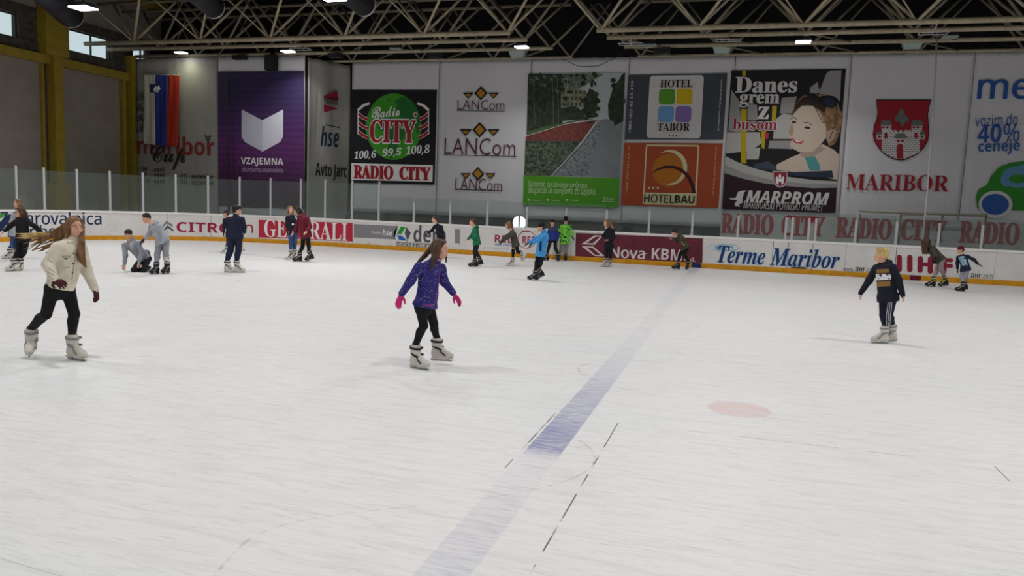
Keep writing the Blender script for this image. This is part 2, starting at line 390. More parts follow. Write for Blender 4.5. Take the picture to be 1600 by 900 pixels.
# far walls
bm = B(); box(bm, -18.9, 33.07, 0, 37, 33.6, 11.8); struct('wall_back', bm, M_DARKWALL)
bm = B(); box(bm, XL - 0.5, 31.11, 0, -18.95, 31.5, 8.2); struct('wall_back_left', bm, M_DARKWALL)
bm = B(); box(bm, XL - 0.5, 33.1, 0, -18.9, 33.6, 11.8); struct('wall_back_upper', bm, M_DARKWALL)
bm = B()
strip(bm, RETURN, 0.22, 2.25, 0, 8.15, -0.16, -0.3); struct('wall_return', bm, M_DARKWALL)
bm = B(); box(bm, 36.5, -9, 0, 37, 34.5, 11.8); struct('wall_right', bm, M_PLASTER)
bm = B(); box(bm, -29, -9.4, 0, 37, -9, 11.8); struct('wall_front', bm, M_PLASTER)
M_ROOF = mat('dark_roof_sheet', '201f20', 0.9, 0.25, 1.2)
bm = B(); box(bm, -29, -9.4, 11.5, 37, 34.5, 11.9); struct('ceiling', bm, M_ROOF)
for x in range(-24, 37, 6):
    bm = B(); box(bm, x - 0.12, -9, 11.1, x + 0.12, 33.1, 11.5); struct('trim_%d' % (30 + x), bm, mat('roof_purlin', '3a3734', 0.8))
bm = B(); box(bm, XL - 0.05, 0, 10.9, XL + 0.4, 33, 11.3); struct('trim_3', bm, M_YELLOW)

# ------------------------------------------------------------------ roof trusses (steel space frame, two spans with a gap)
M_STEEL = mat('cream_painted_steel', 'aba087', 0.55, 0.12, 6)
M_STEEL2 = mat('shaded_cream_steel', '7d7564', 0.6, 0.12, 6)  # same cream steel, with the dimness of the back members put into the colour
YB = [28.15, 29.4, 31.1, 32.4]; ZB = [8.4, 8.4, 8.4, 8.27]; RB = [0.095, 0.085, 0.08, 0.055]
YT = [26.7, 28.8, 30.25, 31.75]; ZT = 10.25
LS = [-8.66, -8.35, -7.75, -7.2]; RS = [-5.41, -5.25, -4.85, -4.5]
NAMES = ['nearest', 'second nearest', 'third nearest', 'farthest']
for side in (0, 1):
    for i in range(4):
        if side == 0:
            xs = [LS[i] - 0.1 - 3.38 * k for k in range(7)]; xs = [x for x in xs if x > (-28.3 if i < 2 else -27.8)]; e0, e1 = -28.3, LS[i]
        else:
            xs = [RS[i] + 0.15 + 3.42 * k for k in range(12)]; e0, e1 = RS[i], 36.4
        lab = 'cream tubular roof truss, %s line, on the %s side of the gap' % (NAMES[i], 'left' if side == 0 else 'right')
        t = thing('roof_truss', lab, 'truss', ((e0 + e1) / 2, YB[i], ZB[i]), 'steel roof trusses along the banner wall')
        bm = B(); tube(bm, [(e0, YB[i], ZB[i]), (e1, YB[i], ZB[i])], RB[i], 10); part('bottom_chord', bm, M_STEEL, t)
        bm = B(); tube(bm, [(max(e0, -28.2), YT[i], ZT), (e1, YT[i], ZT)], 0.07, 8); part('top_chord', bm, M_STEEL2, t)
        for x in xs:
            for ty in ((i, i + 1) if i < 2 else (i + 1,) if i < 3 else (i,)):
                if ty > 3: continue
                for d in (-1.7, 1.7):
                    tx = x + d
                    if tx < -28.25 or tx > 36.4: continue
                    bm = B(); tube(bm, [(x, YB[i], ZB[i]), (tx, YT[ty], ZT)], 0.028 if (ty == i and d < 0 and i == 0) else (0.055 if i < 3 else 0.045), 6)
                    part('diagonal_brace', bm, M_STEEL if i < 1 else M_STEEL2, t)
        for a, b_ in zip(xs[:-1], xs[1:]):
            if i in (1, 2):
                bm = B(); tube(bm, [(a, YB[i], ZB[i]), (a + (b_ - a) * 0.5, YB[i + 1], ZB[i + 1])], 0.03, 6); part('cross_tie', bm, M_STEEL2, t)

# ------------------------------------------------------------------ the boards round the ice
def board_mat():
    m = bpy.data.materials.new('scuffed_white_board'); m.use_nodes = True; nt = m.node_tree; b = nt.nodes['Principled BSDF']
    g = N(nt, 'ShaderNodeNewGeometry'); n1 = N(nt, 'ShaderNodeTexNoise'); n1.inputs['Scale'].default_value = 1.4; n1.inputs['Detail'].default_value = 6
    n2 = N(nt, 'ShaderNodeTexNoise'); n2.inputs['Scale'].default_value = 11; n2.inputs['Detail'].default_value = 4
    nt.links.new(g.outputs['Position'], n1.inputs['Vector']); nt.links.new(g.outputs['Position'], n2.inputs['Vector'])
    sp = N(nt, 'ShaderNodeSeparateXYZ'); nt.links.new(g.outputs['Position'], sp.inputs[0])
    low = M(nt, 'MULTIPLY_ADD', sp.outputs[2], -1.6, 1.0, clamp=True)
    k = M(nt, 'MULTIPLY_ADD', n2.outputs[0], 9.0, M(nt, 'MULTIPLY_ADD', low, 0.9, -6.3), clamp=True)
    c = mixc(nt, n1.outputs[0], lin('f1eeea'), lin('d3d2cf')); c = mixc(nt, M(nt, 'MULTIPLY', k, 0.75), c, lin('4f4d4b'))
    nt.links.new(c, b.inputs['Base Color']); b.inputs['Roughness'].default_value = 0.45; return m
M_BOARD = board_mat()
M_CAP = mat('white_cap_rail', 'f4f2f0', 0.4, 0.03, 3)
M_KICK = mat('yellow_kick_strip', 'd89a1e', 0.45, 0.10, 5)
M_SEAM = mat('dark_joint', '4a4846', 0.8)
px2s = lambda px, py=380: BOARDS.hit(px, py)[0]
SEC = [(-20.0, px2s(262, 355), 'white corner board section with dark blue company lettering, in the left corner', 'corner'),
       (None, px2s(404, 360), 'white curved board section with crimson lettering and grey chevrons', 'chevron'),
       (None, px2s(552, 365), 'board section almost covered by a red panel with white serif capitals', 'redpanel'),
       (None, px2s(719, 375), 'board section with grey band and green, blue and grey hexagon emblem', 'hexagon'),
       (None, px2s(899, 382), 'white board section with crimson letters and a circle emblem, left of the maroon one', 'circle'),
       (None, px2s(1098, 395), 'maroon board section with white folded-diamond emblem and lettering', 'maroon'),
       (None, px2s(1321, 408), 'white board section with navy italic lettering over a pale blue swirl', 'swirl'),
       (None, px2s(1554, 420), 'white board section with four big red rounded letters', 'bigred'),
       (None, 66.0, 'plain white board section at the right edge of view', 'plain')]
SECT = {}; s0 = None
for a, s1, lab, key in SEC:
    s0 = a if a is not None else s0
    n = max(1, int((s1 - s0) / 0.45)) if s0 < BL + 0.5 else 3
    ctr = BOARDS.pt((s0 + s1) / 2, 0, 0)
    t = thing('rink_board', lab, 'rink board', ctr); SECT[key] = t
    g = 0.004
    bm = B(); strip(bm, BOARDS, s0 + g, s1 - g, 0.0, 1.10, 0.0, -0.12, n); part('panel', bm, M_BOARD, t)
    bm = B(); strip(bm, BOARDS, s0 + g, s1 - g, 1.10, 1.18, 0.035, -0.16, n); part('cap_rail', bm, M_CAP, t)
    bm = B(); strip(bm, BOARDS, s0 + g, s1 - g, 0.0, 0.175, 0.02, 0.0, n); part('kick_strip', bm, M_KICK, t)
    s0 = s1
def joint(key, px, py):
    s = px2s(px, py); bm = B(); strip(bm, BOARDS, s - 0.008, s + 0.008, 0.175, 1.10, 0.004, 0.001); part('joint', bm, M_SEAM, SECT[key])
for k_, x_ in (('corner', 130), ('chevron', 330), ('circle', 806), ('swirl', 1207), ('swirl', 1231), ('swirl', 1269), ('bigred', 1400)): joint(k_, x_, 400 if x_ > 700 else 360)
NAVY = mat('print_navy', '1d2f55', 0.5); CRIM = mat('print_crimson', 'a41c40', 0.5); REDP = mat('print_red', 'c02a44', 0.5); WHT = mat('print_white', 'f2f1ef', 0.5)
GRY = mat('print_grey', '8b8a8d', 0.5); DGRY = mat('print_dark_grey', '55565c', 0.5); BLK = mat('print_black', '121214', 0.55); GRN = mat('print_green', '2f9a3a', 0.5); BLU = mat('print_blue', '1f62c0', 0.5)
MAROON = mat('print_maroon', '6c2a38', 0.5, 0.12, 2); PINKISH = mat('print_pale_pink', 'e3d8d8', 0.5); DBLU = mat('print_deep_blue', '22306e', 0.5); LBLU = mat('print_light_blue', '8cc3de', 0.5); DRED = mat('print_dark_red', '8f2236', 0.5)
S = BOARDS
# corner: company lettering
t = SECT['corner']
prints(S, t, 'emblem', [(mat('print_leaf_green', '4d9a3c', 0.5), 'p', [(-40, 332), (11, 334), (2, 341), (-40, 340)]), (NAVY, 'p', [(-12, 358), (12, 335), (19, 335), (19, 371), (12, 371), (12, 348), (2, 362), (-12, 362)])], 0.006)
letters(S, 'Zavarovalnica', 'sans', (1, 351.5), (158, 331.5), 0.008, NAVY, t, bold=0.012)
letters(S, 'Maribor', 'sans', (14, 371), (98, 351.5), 0.008, NAVY, t, bold=0.012)
# chevron
t = SECT['chevron']
prints(S, t, 'emblem', [(GRY, 'p', [(254, 352), (260, 345), (270, 351), (270, 355), (260, 349.5), (256, 354)]), (DGRY, 'p', [(256, 358), (262, 352), (271, 359), (271, 362), (262, 356), (258, 360)])], 0.006)
letters(S, 'CITRO', 'sansb', (276, 362.5), (362, 349), 0.006, CRIM, t)
prints(S, t, 'lettering', [(CRIM, 'r', (371, 357, 7, 7, 2.6)), (CRIM, 'l', ([(383, 364), (383, 355), (385, 352), (392, 352), (394.5, 355), (394.5, 364)], 2.6))], 0.006)
# red panel
t = SECT['redpanel']
prints(S, t, 'advert_print', [(REDP, 'g', [(404.5, 343.5), (551, 348.5), (551, 377.5), (404.5, 371)])], 0.005)
letters(S, 'GENERALI', 'serif', (413, 370), (543, 348.5), 0.010, WHT, t)
# hexagon
t = SECT['hexagon']
prints(S, t, 'advert_print', [(GRY, 'g', [(553, 350), (616, 353), (616, 374), (553, 371)]), (GRY, 'p', [(616, 353), (622, 353), (614, 364), (619, 374.5), (616, 374)])], 0.005)
letters(S, 'Skupina', 'sans', (581, 365.5), (596, 361.5), 0.009, WHT, t)
letters(S, 'hse', 'sansbi', (597.5, 367.5), (613, 359.5), 0.009, WHT, t)
prints(S, t, 'emblem', [(GRN, 'p', [(626, 354), (634, 354.5), (627, 366), (620, 366)]), (DGRY, 'p', [(635, 354.5), (642, 364), (637, 375.5), (632.5, 365)]), (BLU, 'p', [(620, 367.5), (628, 368.5), (636.5, 376), (624, 375)])], 0.007)
letters(S, 'dem', 'sansb', (646, 378), (697, 354), 0.007, DGRY, t)
letters(S, 'dravske elektrarne', 'sans', (619, 385), (676, 378), 0.007, BLK, t, bold=0.01)
# circle
t = SECT['circle']
prints(S, t, 'advert_print', [(GRY, 'p', [(711, 358), (718.5, 358.5), (718.5, 380.5), (711, 380)])], 0.005, 'grey rectangle print')
letters(S, 'RED', 'sansb', (773, 378.5), (804, 368.5), 0.007, CRIM, t)
letters(S, 'www.redpo', 'sans', (773, 384.5), (800, 380.5), 0.007, BLU, t)
prints(S, t, 'small_marks', [(GRY, 'l', ([(x, 387 + (x - 756) * .02), (x + 3, 387.1 + (x - 756) * .02)], .9)) for x in range(756, 795, 5)], 0.007)
prints(S, t, 'emblem', [(CRIM, 'r', (823, 374.5, 14.5, 14, 1.0)), (mat('print_rust', '8a3b35', 0.5), 'p', [(815, 360.5), (828, 361), (828, 362.6), (815, 362.2)])], 0.007)
letters(S, 'RED', 'sansb', (816, 380), (838, 370), 0.008, CRIM, t)
# maroon
t = SECT['maroon']
prints(S, t, 'advert_print', [(MAROON, 'p', [(900, 364), (1098, 372.5), (1097.5, 411), (899, 401.5)])], 0.005)
prints(S, t, 'emblem', [(PINKISH, 'p', [(908.5, 381.5), (929, 367.5), (941.5, 368.5), (929, 382.5)]), (MAROON, 'p', [(916, 379.8), (931, 369.6), (938, 370), (926.5, 380.2)]),
    (PINKISH, 'p', [(908.5, 384.5), (927, 385), (945, 400.5), (929, 400)]), (MAROON, 'p', [(916.5, 386.5), (925.5, 387), (938.5, 398.6), (930, 398.2)])], 0.010)
letters(S, 'Nova', 'sans', (953.5, 402), (1008, 388), 0.010, PINKISH, t, bold=0.022)
letters(S, 'KBM', 'sansb', (1018, 404.8), (1066, 390), 0.010, PINKISH, t)
letters(S, 'd.d.', 'sans', (1069, 408), (1087, 402), 0.010, PINKISH, t, bold=0.015)
prints(S, t, 'swoosh', [(PINKISH, 'p', [(1003, 395), (1012.5, 396), (1004, 398)])], 0.012)
# swirl
t = SECT['swirl']
prints(S, t, 'emblem', [(LBLU, 'r', (1130, 386.5, 25, 5.5, 0.6)), (LBLU, 'r', (1136, 387, 20, 5.5, 0.9)), (mat('print_aqua', '5fa9cf', 0.5), 'p', ell(1132, 387, 14.5, 3.6)), (WHT, 'p', ell(1136, 388, 8, 1.2))], 0.006)
for mm, off, bd in ((LBLU, 0.014, 0.022), (DBLU, 0.020, 0.0)):
    letters(S, 'Terme', 'serif_it', (1121, 410), (1196.5, 387), off, mm, t, bold=bd)
    letters(S, 'Maribor', 'serif_it', (1203, 414.5), (1313, 391.5), off, mm, t, bold=bd)
letters(S, 'www.', 'sans', (1317, 423.5), (1334, 419), 0.007, DGRY, t)
prints(S, t, 'scuff', [(mat('bare_worn_patch', '5d5a50', 0.9), 'p', [(1234, 418), (1240, 416.5), (1258, 417), (1262, 420), (1250, 421), (1236, 420)])], 0.006, 'dark worn patch above the kick strip')
# big red letters
t = SECT['bigred']
letters(S, 'IIHF', 'sansb', (1336, 423.6), (1352, 418), 0.007, BLK, t)
letters(S, '.com', 'sans', (1353, 424.2), (1366, 419.5), 0.007, DGRY, t)
def pill(a, b_, w, q):
    (x0, y0), (x1, y1) = a, b_
    q += [(DRED, 'l', ([a, b_], w)), (DRED, 'p', ell(x0, y0, w / 2, w / 2)), (DRED, 'p', ell(x1, y1, w / 2, w / 2))]
q = []
for x in (1405, 1421.5): pill((x, 402.5), (x, 421), 8.5, q)
pill((1438, 404), (1437.5, 422), 8.5, q); pill((1454, 404.5), (1453.5, 423.5), 8.5, q); pill((1438, 413), (1454, 413.5), 6, q)
pill((1475, 406.5), (1474.5, 423.5), 8.5, q); pill((1475, 406), (1486, 406.5), 6, q); pill((1475, 415), (1486, 415.5), 6, q)
prints(S, t, 'lettering', q, 0.007, 'big red rounded letters')
letters(S, 'www.', 'sans', (1500, 433), (1515, 428.5), 0.007, DGRY, t)
letters(S, 'IIHF', 'sansb', (1516.5, 433.4), (1533, 427.8), 0.007, BLK, t)
letters(S, '.com', 'sans', (1534.5, 434.8), (1551, 429.5), 0.007, DGRY, t)
for key, px, m_, lab in (('maroon', 1088, mat('blue_line_mark', '27336b', 0.5), 'blue stretch of the kick strip'), ('bigred', 1432, mat('red_line_mark', '6a1626', 0.5), 'red stretch of the kick strip')):
    s = px2s(px, 415); bm = B(); strip(bm, BOARDS, s - 0.17, s + 0.17, 0.0, 0.176, 0.024, 0.019); part('kick_mark', bm, m_, SECT[key], lab)

# ------------------------------------------------------------------ glass above the boards
M_GLASS = bpy.data.materials.new('shield_glass'); M_GLASS.use_nodes = True; nt = M_GLASS.node_tree; nt.nodes.clear()
_o = N(nt, 'ShaderNodeOutputMaterial'); _t = N(nt, 'ShaderNodeBsdfTransparent'); _g = N(nt, 'ShaderNodeBsdfGlossy'); _d = N(nt, 'ShaderNodeBsdfDiffuse'); _mx = N(nt, 'ShaderNodeMixShader'); _m2 = N(nt, 'ShaderNodeMixShader')
_t.inputs[0].default_value = (0.90, 0.94, 0.93, 1); _g.inputs[1].default_value = 0.08; _d.inputs[0].default_value = (0.55, 0.65, 0.63, 1)
_mx.inputs[0].default_value = 0.05; _m2.inputs[0].default_value = 0.05
nt.links.new(_t.outputs[0], _mx.inputs[1]); nt.links.new(_g.outputs[0], _mx.inputs[2]); nt.links.new(_mx.outputs[0], _m2.inputs[1]); nt.links.new(_d.outputs[0], _m2.inputs[2]); nt.links.new(_m2.outputs[0], _o.inputs[0])
M_POST = mat('white_post_metal', 'c9cacc', 0.35, metal=0.2)
post_px = [(28, 253), (71, 256), (122, 259), (173, 263), (224, 267), (275, 270), (325, 273), (374, 275), (422, 277), (469, 279), (507, 281), (549, 283), (591, 285), (646, 317), (703, 319), (761, 322), (823, 325), (885, 328), (948, 330), (1015, 332), (1083, 335), (1155, 337), (1230, 340), (1240, 341), (1266, 342), (1277, 343), (1340, 344), (1404, 346), (1471, 347), (1539, 351)]
S_post = [px2s(x, 330) for x, y in post_px]
S_post = [S_post[0] - 3.2, S_post[0] - 1.6] + S_post + [S_post[-1] + 1.65 * k for k in range(1, 3)]
SEEN0 = 2
for i, s in enumerate(S_post):
    k = i - SEEN0 + 1
    tall = i <= 14; top = 1.18 + (1.62 if tall else 0.80); c = BOARDS.pt(s, 1.18, -0.06); _p, n = BOARDS.base(s)
    vis = 0 <= i - SEEN0 < len(post_px)
    lab = ('tall' if tall else 'short') + ' slim white post on the boards, %s from the left edge' % ORD[k] if vis else ('tall' if tall else 'short') + ' slim white post on the boards beyond the %s end of view' % ('left' if i < SEEN0 else 'right')
    t = thing('glass_post', lab, 'post', c, 'white posts holding the rink glass')
    tx = Vector((n[1], -n[0], 0)); nn = Vector((n[0], n[1], 0))
    bm = B(); obox(bm, c + Vector((0, 0, (top - 1.18) / 2)), tx * 0.04, nn * 0.03, Vector((0, 0, (top - 1.18) / 2))); part('upright', bm, M_POST, t)
    bm = B(); obox(bm, c + Vector((0, 0, 0.015)), tx * 0.06, nn * 0.05, Vector((0, 0, 0.015))); part('foot_plate', bm, M_POST, t)
for i, (a, b_) in enumerate(zip(S_post[:-1], S_post[1:])):
    if b_ - a < 0.32: continue
    tall = i + 1 <= 14; k = i - SEEN0 + 1; top = 1.18 + (1.50 if tall else 1.0)
    bm = B(); strip(bm, BOARDS, a + 0.045, b_ - 0.045, 1.185, top, -0.054, -0.066, 1 if a > BL else 3)
    lab = 'clear glass pane between the %s and %s white posts from the left edge' % (ORD[k], ORD[k + 1]) if 1 <= k < len(post_px) else 'clear glass pane beyond the %s edge of view' % ('left' if k < 1 else 'right')
    solo('rink_shield', bm, M_GLASS, lab, 'glass pane', 'clear panes of the rink glass')
# ------------------------------------------------------------------ banners on the far walls
def fabric(name, base, fold=0.3, fine=60):
    m = bpy.data.materials.new(name); m.use_nodes = True; nt = m.node_tree; b = nt.nodes['Principled BSDF']
    b.inputs['Base Color'].default_value = (*lin(base), 1); b.inputs['Roughness'].default_value = 0.7; b.inputs['Specular IOR Level'].default_value = 0.2
    g = N(nt, 'ShaderNodeNewGeometry'); mp = N(nt, 'ShaderNodeMapping'); mp.inputs['Scale'].default_value = (1.6, 1.6, 0.22); n = N(nt, 'ShaderNodeTexNoise'); n.inputs['Scale'].default_value = 1.5; n.inputs['Detail'].default_value = 4
    nt.links.new(g.outputs['Position'], mp.inputs[0]); nt.links.new(mp.outputs[0], n.inputs['Vector'])
    bp = N(nt, 'ShaderNodeBump'); bp.inputs['Strength'].default_value = fold; bp.inputs['Distance'].default_value = 0.12
    nt.links.new(n.outputs[0], bp.inputs['Height']); nt.links.new(bp.outputs[0], b.inputs['Normal']); return m
M_FAB = fabric('white_banner_fabric', 'd9d8da'); M_FABG = fabric('grey_banner_fabric', 'a5a39c', 0.5)
def banner(label, S, x0, x1, top, bot, m=M_FAB, wav=0.012, nm='banner', px=True):
    """sheet of cloth from pixel column x0 to x1, hung slightly wavy; u range from the photograph"""
    u0, u1 = (S.hit(x0, 200)[0], S.hit(x1, 200)[0]) if px else (x0, x1)
    u0 += 0.003; u1 -= 0.003
    t = thing(nm, label, 'banner', S.pt((u0 + u1) / 2, bot, 0))
    bm = B(); nu, nv = 26, 30; g = []
    for j in range(nv + 1):
        v = bot + (top - bot) * j / nv; row = []
        for i in range(nu + 1):
            u = u0 + (u1 - u0) * i / nu
            w = wav * (math.sin(u * 5.1 + 0.5 * v) * 0.5 + math.sin(u * 2.3 - v * 0.7) * 0.6) * (0.4 + j / nv)
            sag = -0.06 * abs(math.sin((u - u0) * math.pi / 0.55)) * 0.35 if j == nv else 0
            row.append(bm.verts.new(S.pt(u, v + sag, -0.04 + w)))
        g.append(row)
    for j in range(nv):
        for i in range(nu):
            f = bm.faces.new((g[j][i], g[j][i + 1], g[j + 1][i + 1], g[j + 1][i])); f.smooth = True
    o = part('cloth', bm, m, t)
    md = o.modifiers.new('thickness', 'SOLIDIFY'); md.thickness = 0.006
    return t
ZT_ = 8.38
# --- faded white tournament banner in the corner
S = WALL_L
t = banner('faded white tournament banner behind the hanging tricolour flag in the far left corner', S, 211, 340, 8.30, 0.9, M_FABG, 0.02)
FADR = mat('print_faded_red', '8e3a38', 0.6); FADK = mat('print_faded_black', '2e2e2e', 0.6)
letters(S, 'maribor', 'sansb', (215, 241), (335, 214), 0.02, FADR, t)
letters(S, 'Cup', 'script', (236, 264), (290, 228), 0.024, FADK, t, bold=0.006)
for s_, a, b_ in (('> U6   - april', (215, 268.5), (257, 261.5)), ('> U8   - april', (215, 277.5), (257, 270.5)), ('> U10 - april', (215, 287), (257, 280)), ('> U12 - september', (277, 282), (334, 272)), ('> U14 - september', (277, 291), (334, 281))):
    letters(S, s_, 'sansb', a, b_, 0.02, FADK, t)
for s_, a, b_ in (('The', (214, 157), (232, 144)), ('Int', (214, 174), (232, 161)), ('Ice', (214, 191), (232, 178)), ('To', (214, 207), (230, 194))):
    letters(S, s_, 'script', a, b_, 0.02, FADK, t)
prints(S, t, 'emblem', [(FADK, 'p', [(319, 210.5), (325, 213.5), (331, 211), (325.5, 222.5)]), (M_FABG, 'p', [(322, 213), (325, 215.5), (328.5, 213.3), (325.3, 218)])], 0.022)
# --- purple banner with the open-book emblem
t = banner('purple banner of lavender rows with a pale open-book emblem', S, 340.5, 475.5, 8.30, 1.0, M_FAB, 0.02)
def lavender():
    m = bpy.data.materials.new('lavender_rows_print'); m.use_nodes = True; nt = m.node_tree; b = nt.nodes['Principled BSDF']
    g = N(nt, 'ShaderNodeNewGeometry'); sp = N(nt, 'ShaderNodeSeparateXYZ'); nt.links.new(g.outputs['Position'], sp.inputs[0])
    rp = N(nt, 'ShaderNodeValToRGB'); nt.links.new(M(nt, 'DIVIDE', sp.outputs[2], 8.0, clamp=True), rp.inputs[0]); e = rp.color_ramp.elements
    e[0].position = 0.2; e[0].color = (*lin('34142f'), 1); e[1].position = 0.97; e[1].color = (*lin('2b2350'), 1)
    for p_, c_ in ((0.35, '4a1a4a'), (0.5, '62256a'), (0.66, '4c2766'), (0.8, '2e2450')):
        x = e.new(p_); x.color = (*lin(c_), 1)
    w = N(nt, 'ShaderNodeTexWave'); w.bands_direction = 'Z'; w.inputs['Scale'].default_value = 1.1; w.inputs['Distortion'].default_value = 2.5; w.inputs['Detail'].default_value = 3
    n = N(nt, 'ShaderNodeTexNoise'); n.inputs['Scale'].default_value = 14; n.inputs['Detail'].default_value = 4
    nt.links.new(g.outputs['Position'], w.inputs['Vector']); nt.links.new(g.outputs['Position'], n.inputs['Vector'])
    c = mixc(nt, M(nt, 'MULTIPLY', w.outputs[1], 0.4), rp.outputs[0], lin('1d1230'))
    lo = M(nt, 'MULTIPLY_ADD', sp.outputs[2], -0.4, 2.2, clamp=True)
    c = mixc(nt, M(nt, 'MULTIPLY', M(nt, 'MULTIPLY_ADD', n.outputs[0], 6, -3.3, clamp=True), M(nt, 'MULTIPLY_ADD', lo, 0.45, 0.1)), c, lin('8a5894'))
    nt.links.new(c, b.inputs['Base Color']); b.inputs['Roughness'].default_value = 0.6; return m
prints(S, t, 'advert_print', [(lavender(), 'p', [(340.5, 112), (475.4, 111), (475.4, 327), (341.5, 322)])], 0.018)
prints(S, t, 'emblem', [(mat('print_silver', 'c3c3d2', 0.5), 'p', [(378, 171), (410.5, 188), (410.5, 237), (383, 222), (378, 214)]), (mat('print_silver_bright', 'd9d9e4', 0.5), 'p', [(410.5, 188), (443, 171), (442.5, 214), (438, 222), (410.5, 237)])], 0.022)
letters(S, 'VZAJEMNA', 'sansb', (377, 259), (443, 247.5), 0.022, WHT, t)
letters(S, 'zdravstvena zavarovalnica', 'sans', (378, 268), (443, 262), 0.022, mat('print_lilac', 'b49cc0', 0.5), t, bold=0.01)
# --- narrow return banner
t = banner('narrow crinkled white banner on the return wall, with three dark logos', RETURN, 481, 547.5, 8.2, 0.8, M_FABG, 0.05)
S = RETURN
prints(S, t, 'emblem', [(DRED, 'p', [(505, 150), (526, 142), (528, 158), (505, 153)]), (DRED, 'p', [(505, 163), (528, 170), (522, 171.5), (505, 176)])], 0.05)
letters(S, 'varnost', 'sansb', (505, 162), (528, 151), 0.05, BLK, t)
letters(S, 'hse', 'sansbi', (500, 228), (529, 200), 0.05, mat('print_dim_blue', '1f3150', 0.5), t)
letters(S, 'Avto Jarc', 'sansb', (492, 280), (541, 258), 0.05, BLK, t)
prints(S, t, 'bar', [(mat('print_dim_blue', '1f3150', 0.5), 'p', [(508, 194), (530, 199), (530, 200.5), (508, 196)])], 0.05)
# --- long wall
S = WALL
def wb(label, x0, x1): return banner(label, WALL, x0, x1, ZT_, 1.45)
t = wb('white banner with a black square radio poster, green globe and red lettering', 548.5, 683.5)
prints(S, t, 'advert_print', [(mat('print_charcoal', '17171c', 0.6), 'p', [(549, 140.5), (683, 140.8), (679.5, 288.5), (545.5, 285)]), (WHT, 'p', [(549.5, 255), (676.5, 258), (676, 284), (549, 281)])], 0.02)
RRED = mat('print_radio_red', 'a81c28', 0.5); GLO = mat('print_globe_green', '3f9a22', 0.5); GLD = mat('print_globe_dark_green', '1f6a2c', 0.5)
q = [(GLO, 'p', ell(615.5, 198, 43.5, 52, 40)),
     (GLD, 'p', [(616, 160), (626, 152), (634, 152), (645, 160), (655, 175), (658.5, 190), (650, 200), (640, 186), (628, 185), (618, 170), (622, 163)]),
     (GLD, 'p', [(598, 185), (608, 182), (622, 187), (634, 206), (630, 218), (622, 225), (618, 240), (610, 248), (606, 236), (608, 215), (600, 205), (590, 200)]), (GLD, 'p', ell(608, 157, 2, 1.6)), (GLD, 'p', ell(612, 246, 3, 2.5)), (GLD, 'p', [(650, 196), (657, 200), (655, 210), (651, 205)])]
for sgn, cx in ((-1, 575), (1, 655.5)):
    xo = 560 if sgn < 0 else 670
    q += [(WHT, 'l', ([(cx + sgn * 5 + (8 if sgn < 0 else -8), 161.5), (xo + (8 if sgn < 0 else -8), 165), (xo, 172)], 4)), (WHT, 'l', ([(xo, 171), (xo, 210)], 1.6))]
    for y in (181, 195, 209):
        q += [(WHT, 'l', ([(xo, y - 4), (xo + (6 if sgn < 0 else -6), y + 2), (cx + (0 if sgn < 0 else 0), y + 6)], 5.5)), (RRED, 'l', ([(xo + (0.8 if sgn < 0 else -.8), y - 3.5), (xo + (6 if sgn < 0 else -6), y + 2), (cx, y + 6)], 4.2))]
prints(S, t, 'emblem', q, 0.026)
letters(S, 'Radio', 'script', (581, 183), (625, 166), 0.036, WHT, t, bold=0.012, rot=5)
for mm, off, bd in ((WHT, 0.036, 0.05), (RRED, 0.040, 0.022)): letters(S, 'CITY', 'serif', (578.5, 222.5), (650.5, 188), off, mm, t, bold=bd, ring_=1.0 if mm is WHT else .5)
for s_, a, b_, r_ in (('100,6', (554, 249), (588.5, 236), 4), ('99,5', (598, 245), (628, 232), 4), ('100,8', (635, 242), (672, 227.5), 5)): letters(S, s_, 'serif_it', a, b_, 0.036, WHT, t, rot=r_, shear=0.2, bold=0.008)
letters(S, 'R', 'sansb', (648, 181.5), (651.5, 177), 0.044, RRED, t); prints(S, t, 'mark', [(WHT, 'r', (649.7, 179.3, 3.4, 3.8, 1.0))], 0.042)
letters(S, 'RADIO', 'serif', (553.5, 278.5), (614.5, 259.5), 0.03, RRED, t, bold=0.045); letters(S, 'CITY', 'serif', (625, 280.5), (673, 261.5), 0.03, RRED, t, bold=0.045)
PLUM = mat('print_plum', '5c2038', 0.5); GOLD = mat('print_gold', 'b88224', 0.5)
t = wb('white banner with the same diamond logo and name printed three times', 684, 826)
def lan(cx, cy, k, x0, x1, yb, yt, ul):
    q = []
    for dx, dy, r_ in ((0, 0, 16.5 * k),):
        q += [(BLK, 'p', [(cx, cy - r_ * 1.08), (cx + r_, cy), (cx, cy + r_ * 1.08), (cx - r_, cy)]), (GOLD, 'p', [(cx, cy - r_ * .74), (cx + r_ * .68, cy), (cx, cy + r_ * .74), (cx - r_ * .68, cy)])]
    for sg in (-1, 1):
        c = cx + sg * 32 * k
        q += [(BLK, 'p', [(c - 14 * k, cy - 1), (c + 14 * k, cy - 1), (c, cy + 14 * k)]), (GOLD, 'p', [(c - 8 * k, cy + 1.8 * k), (c + 8 * k, cy + 1.8 * k), (c, cy + 10 * k)])]
    q += [(BLK, 'l', (ul, 1.0))]
    prints(S, t, 'emblem', q, 0.02); letters(S, 'LANCom', 'bfont', (x0, yb), (x1, yt), 0.026, PLUM, t, thin=-0.010)
lan(751.5, 146, 0.62, 715, 788.5, 171.5, 156.5, [(714, 173), (789, 174)])
lan(749.5, 203, 0.68, 694.5, 806, 241, 217, [(693, 242), (807, 244.5)])
lan(747, 271.5, 0.6, 711.5, 785, 296.5, 280, [(710.5, 296), (785.5, 298)])
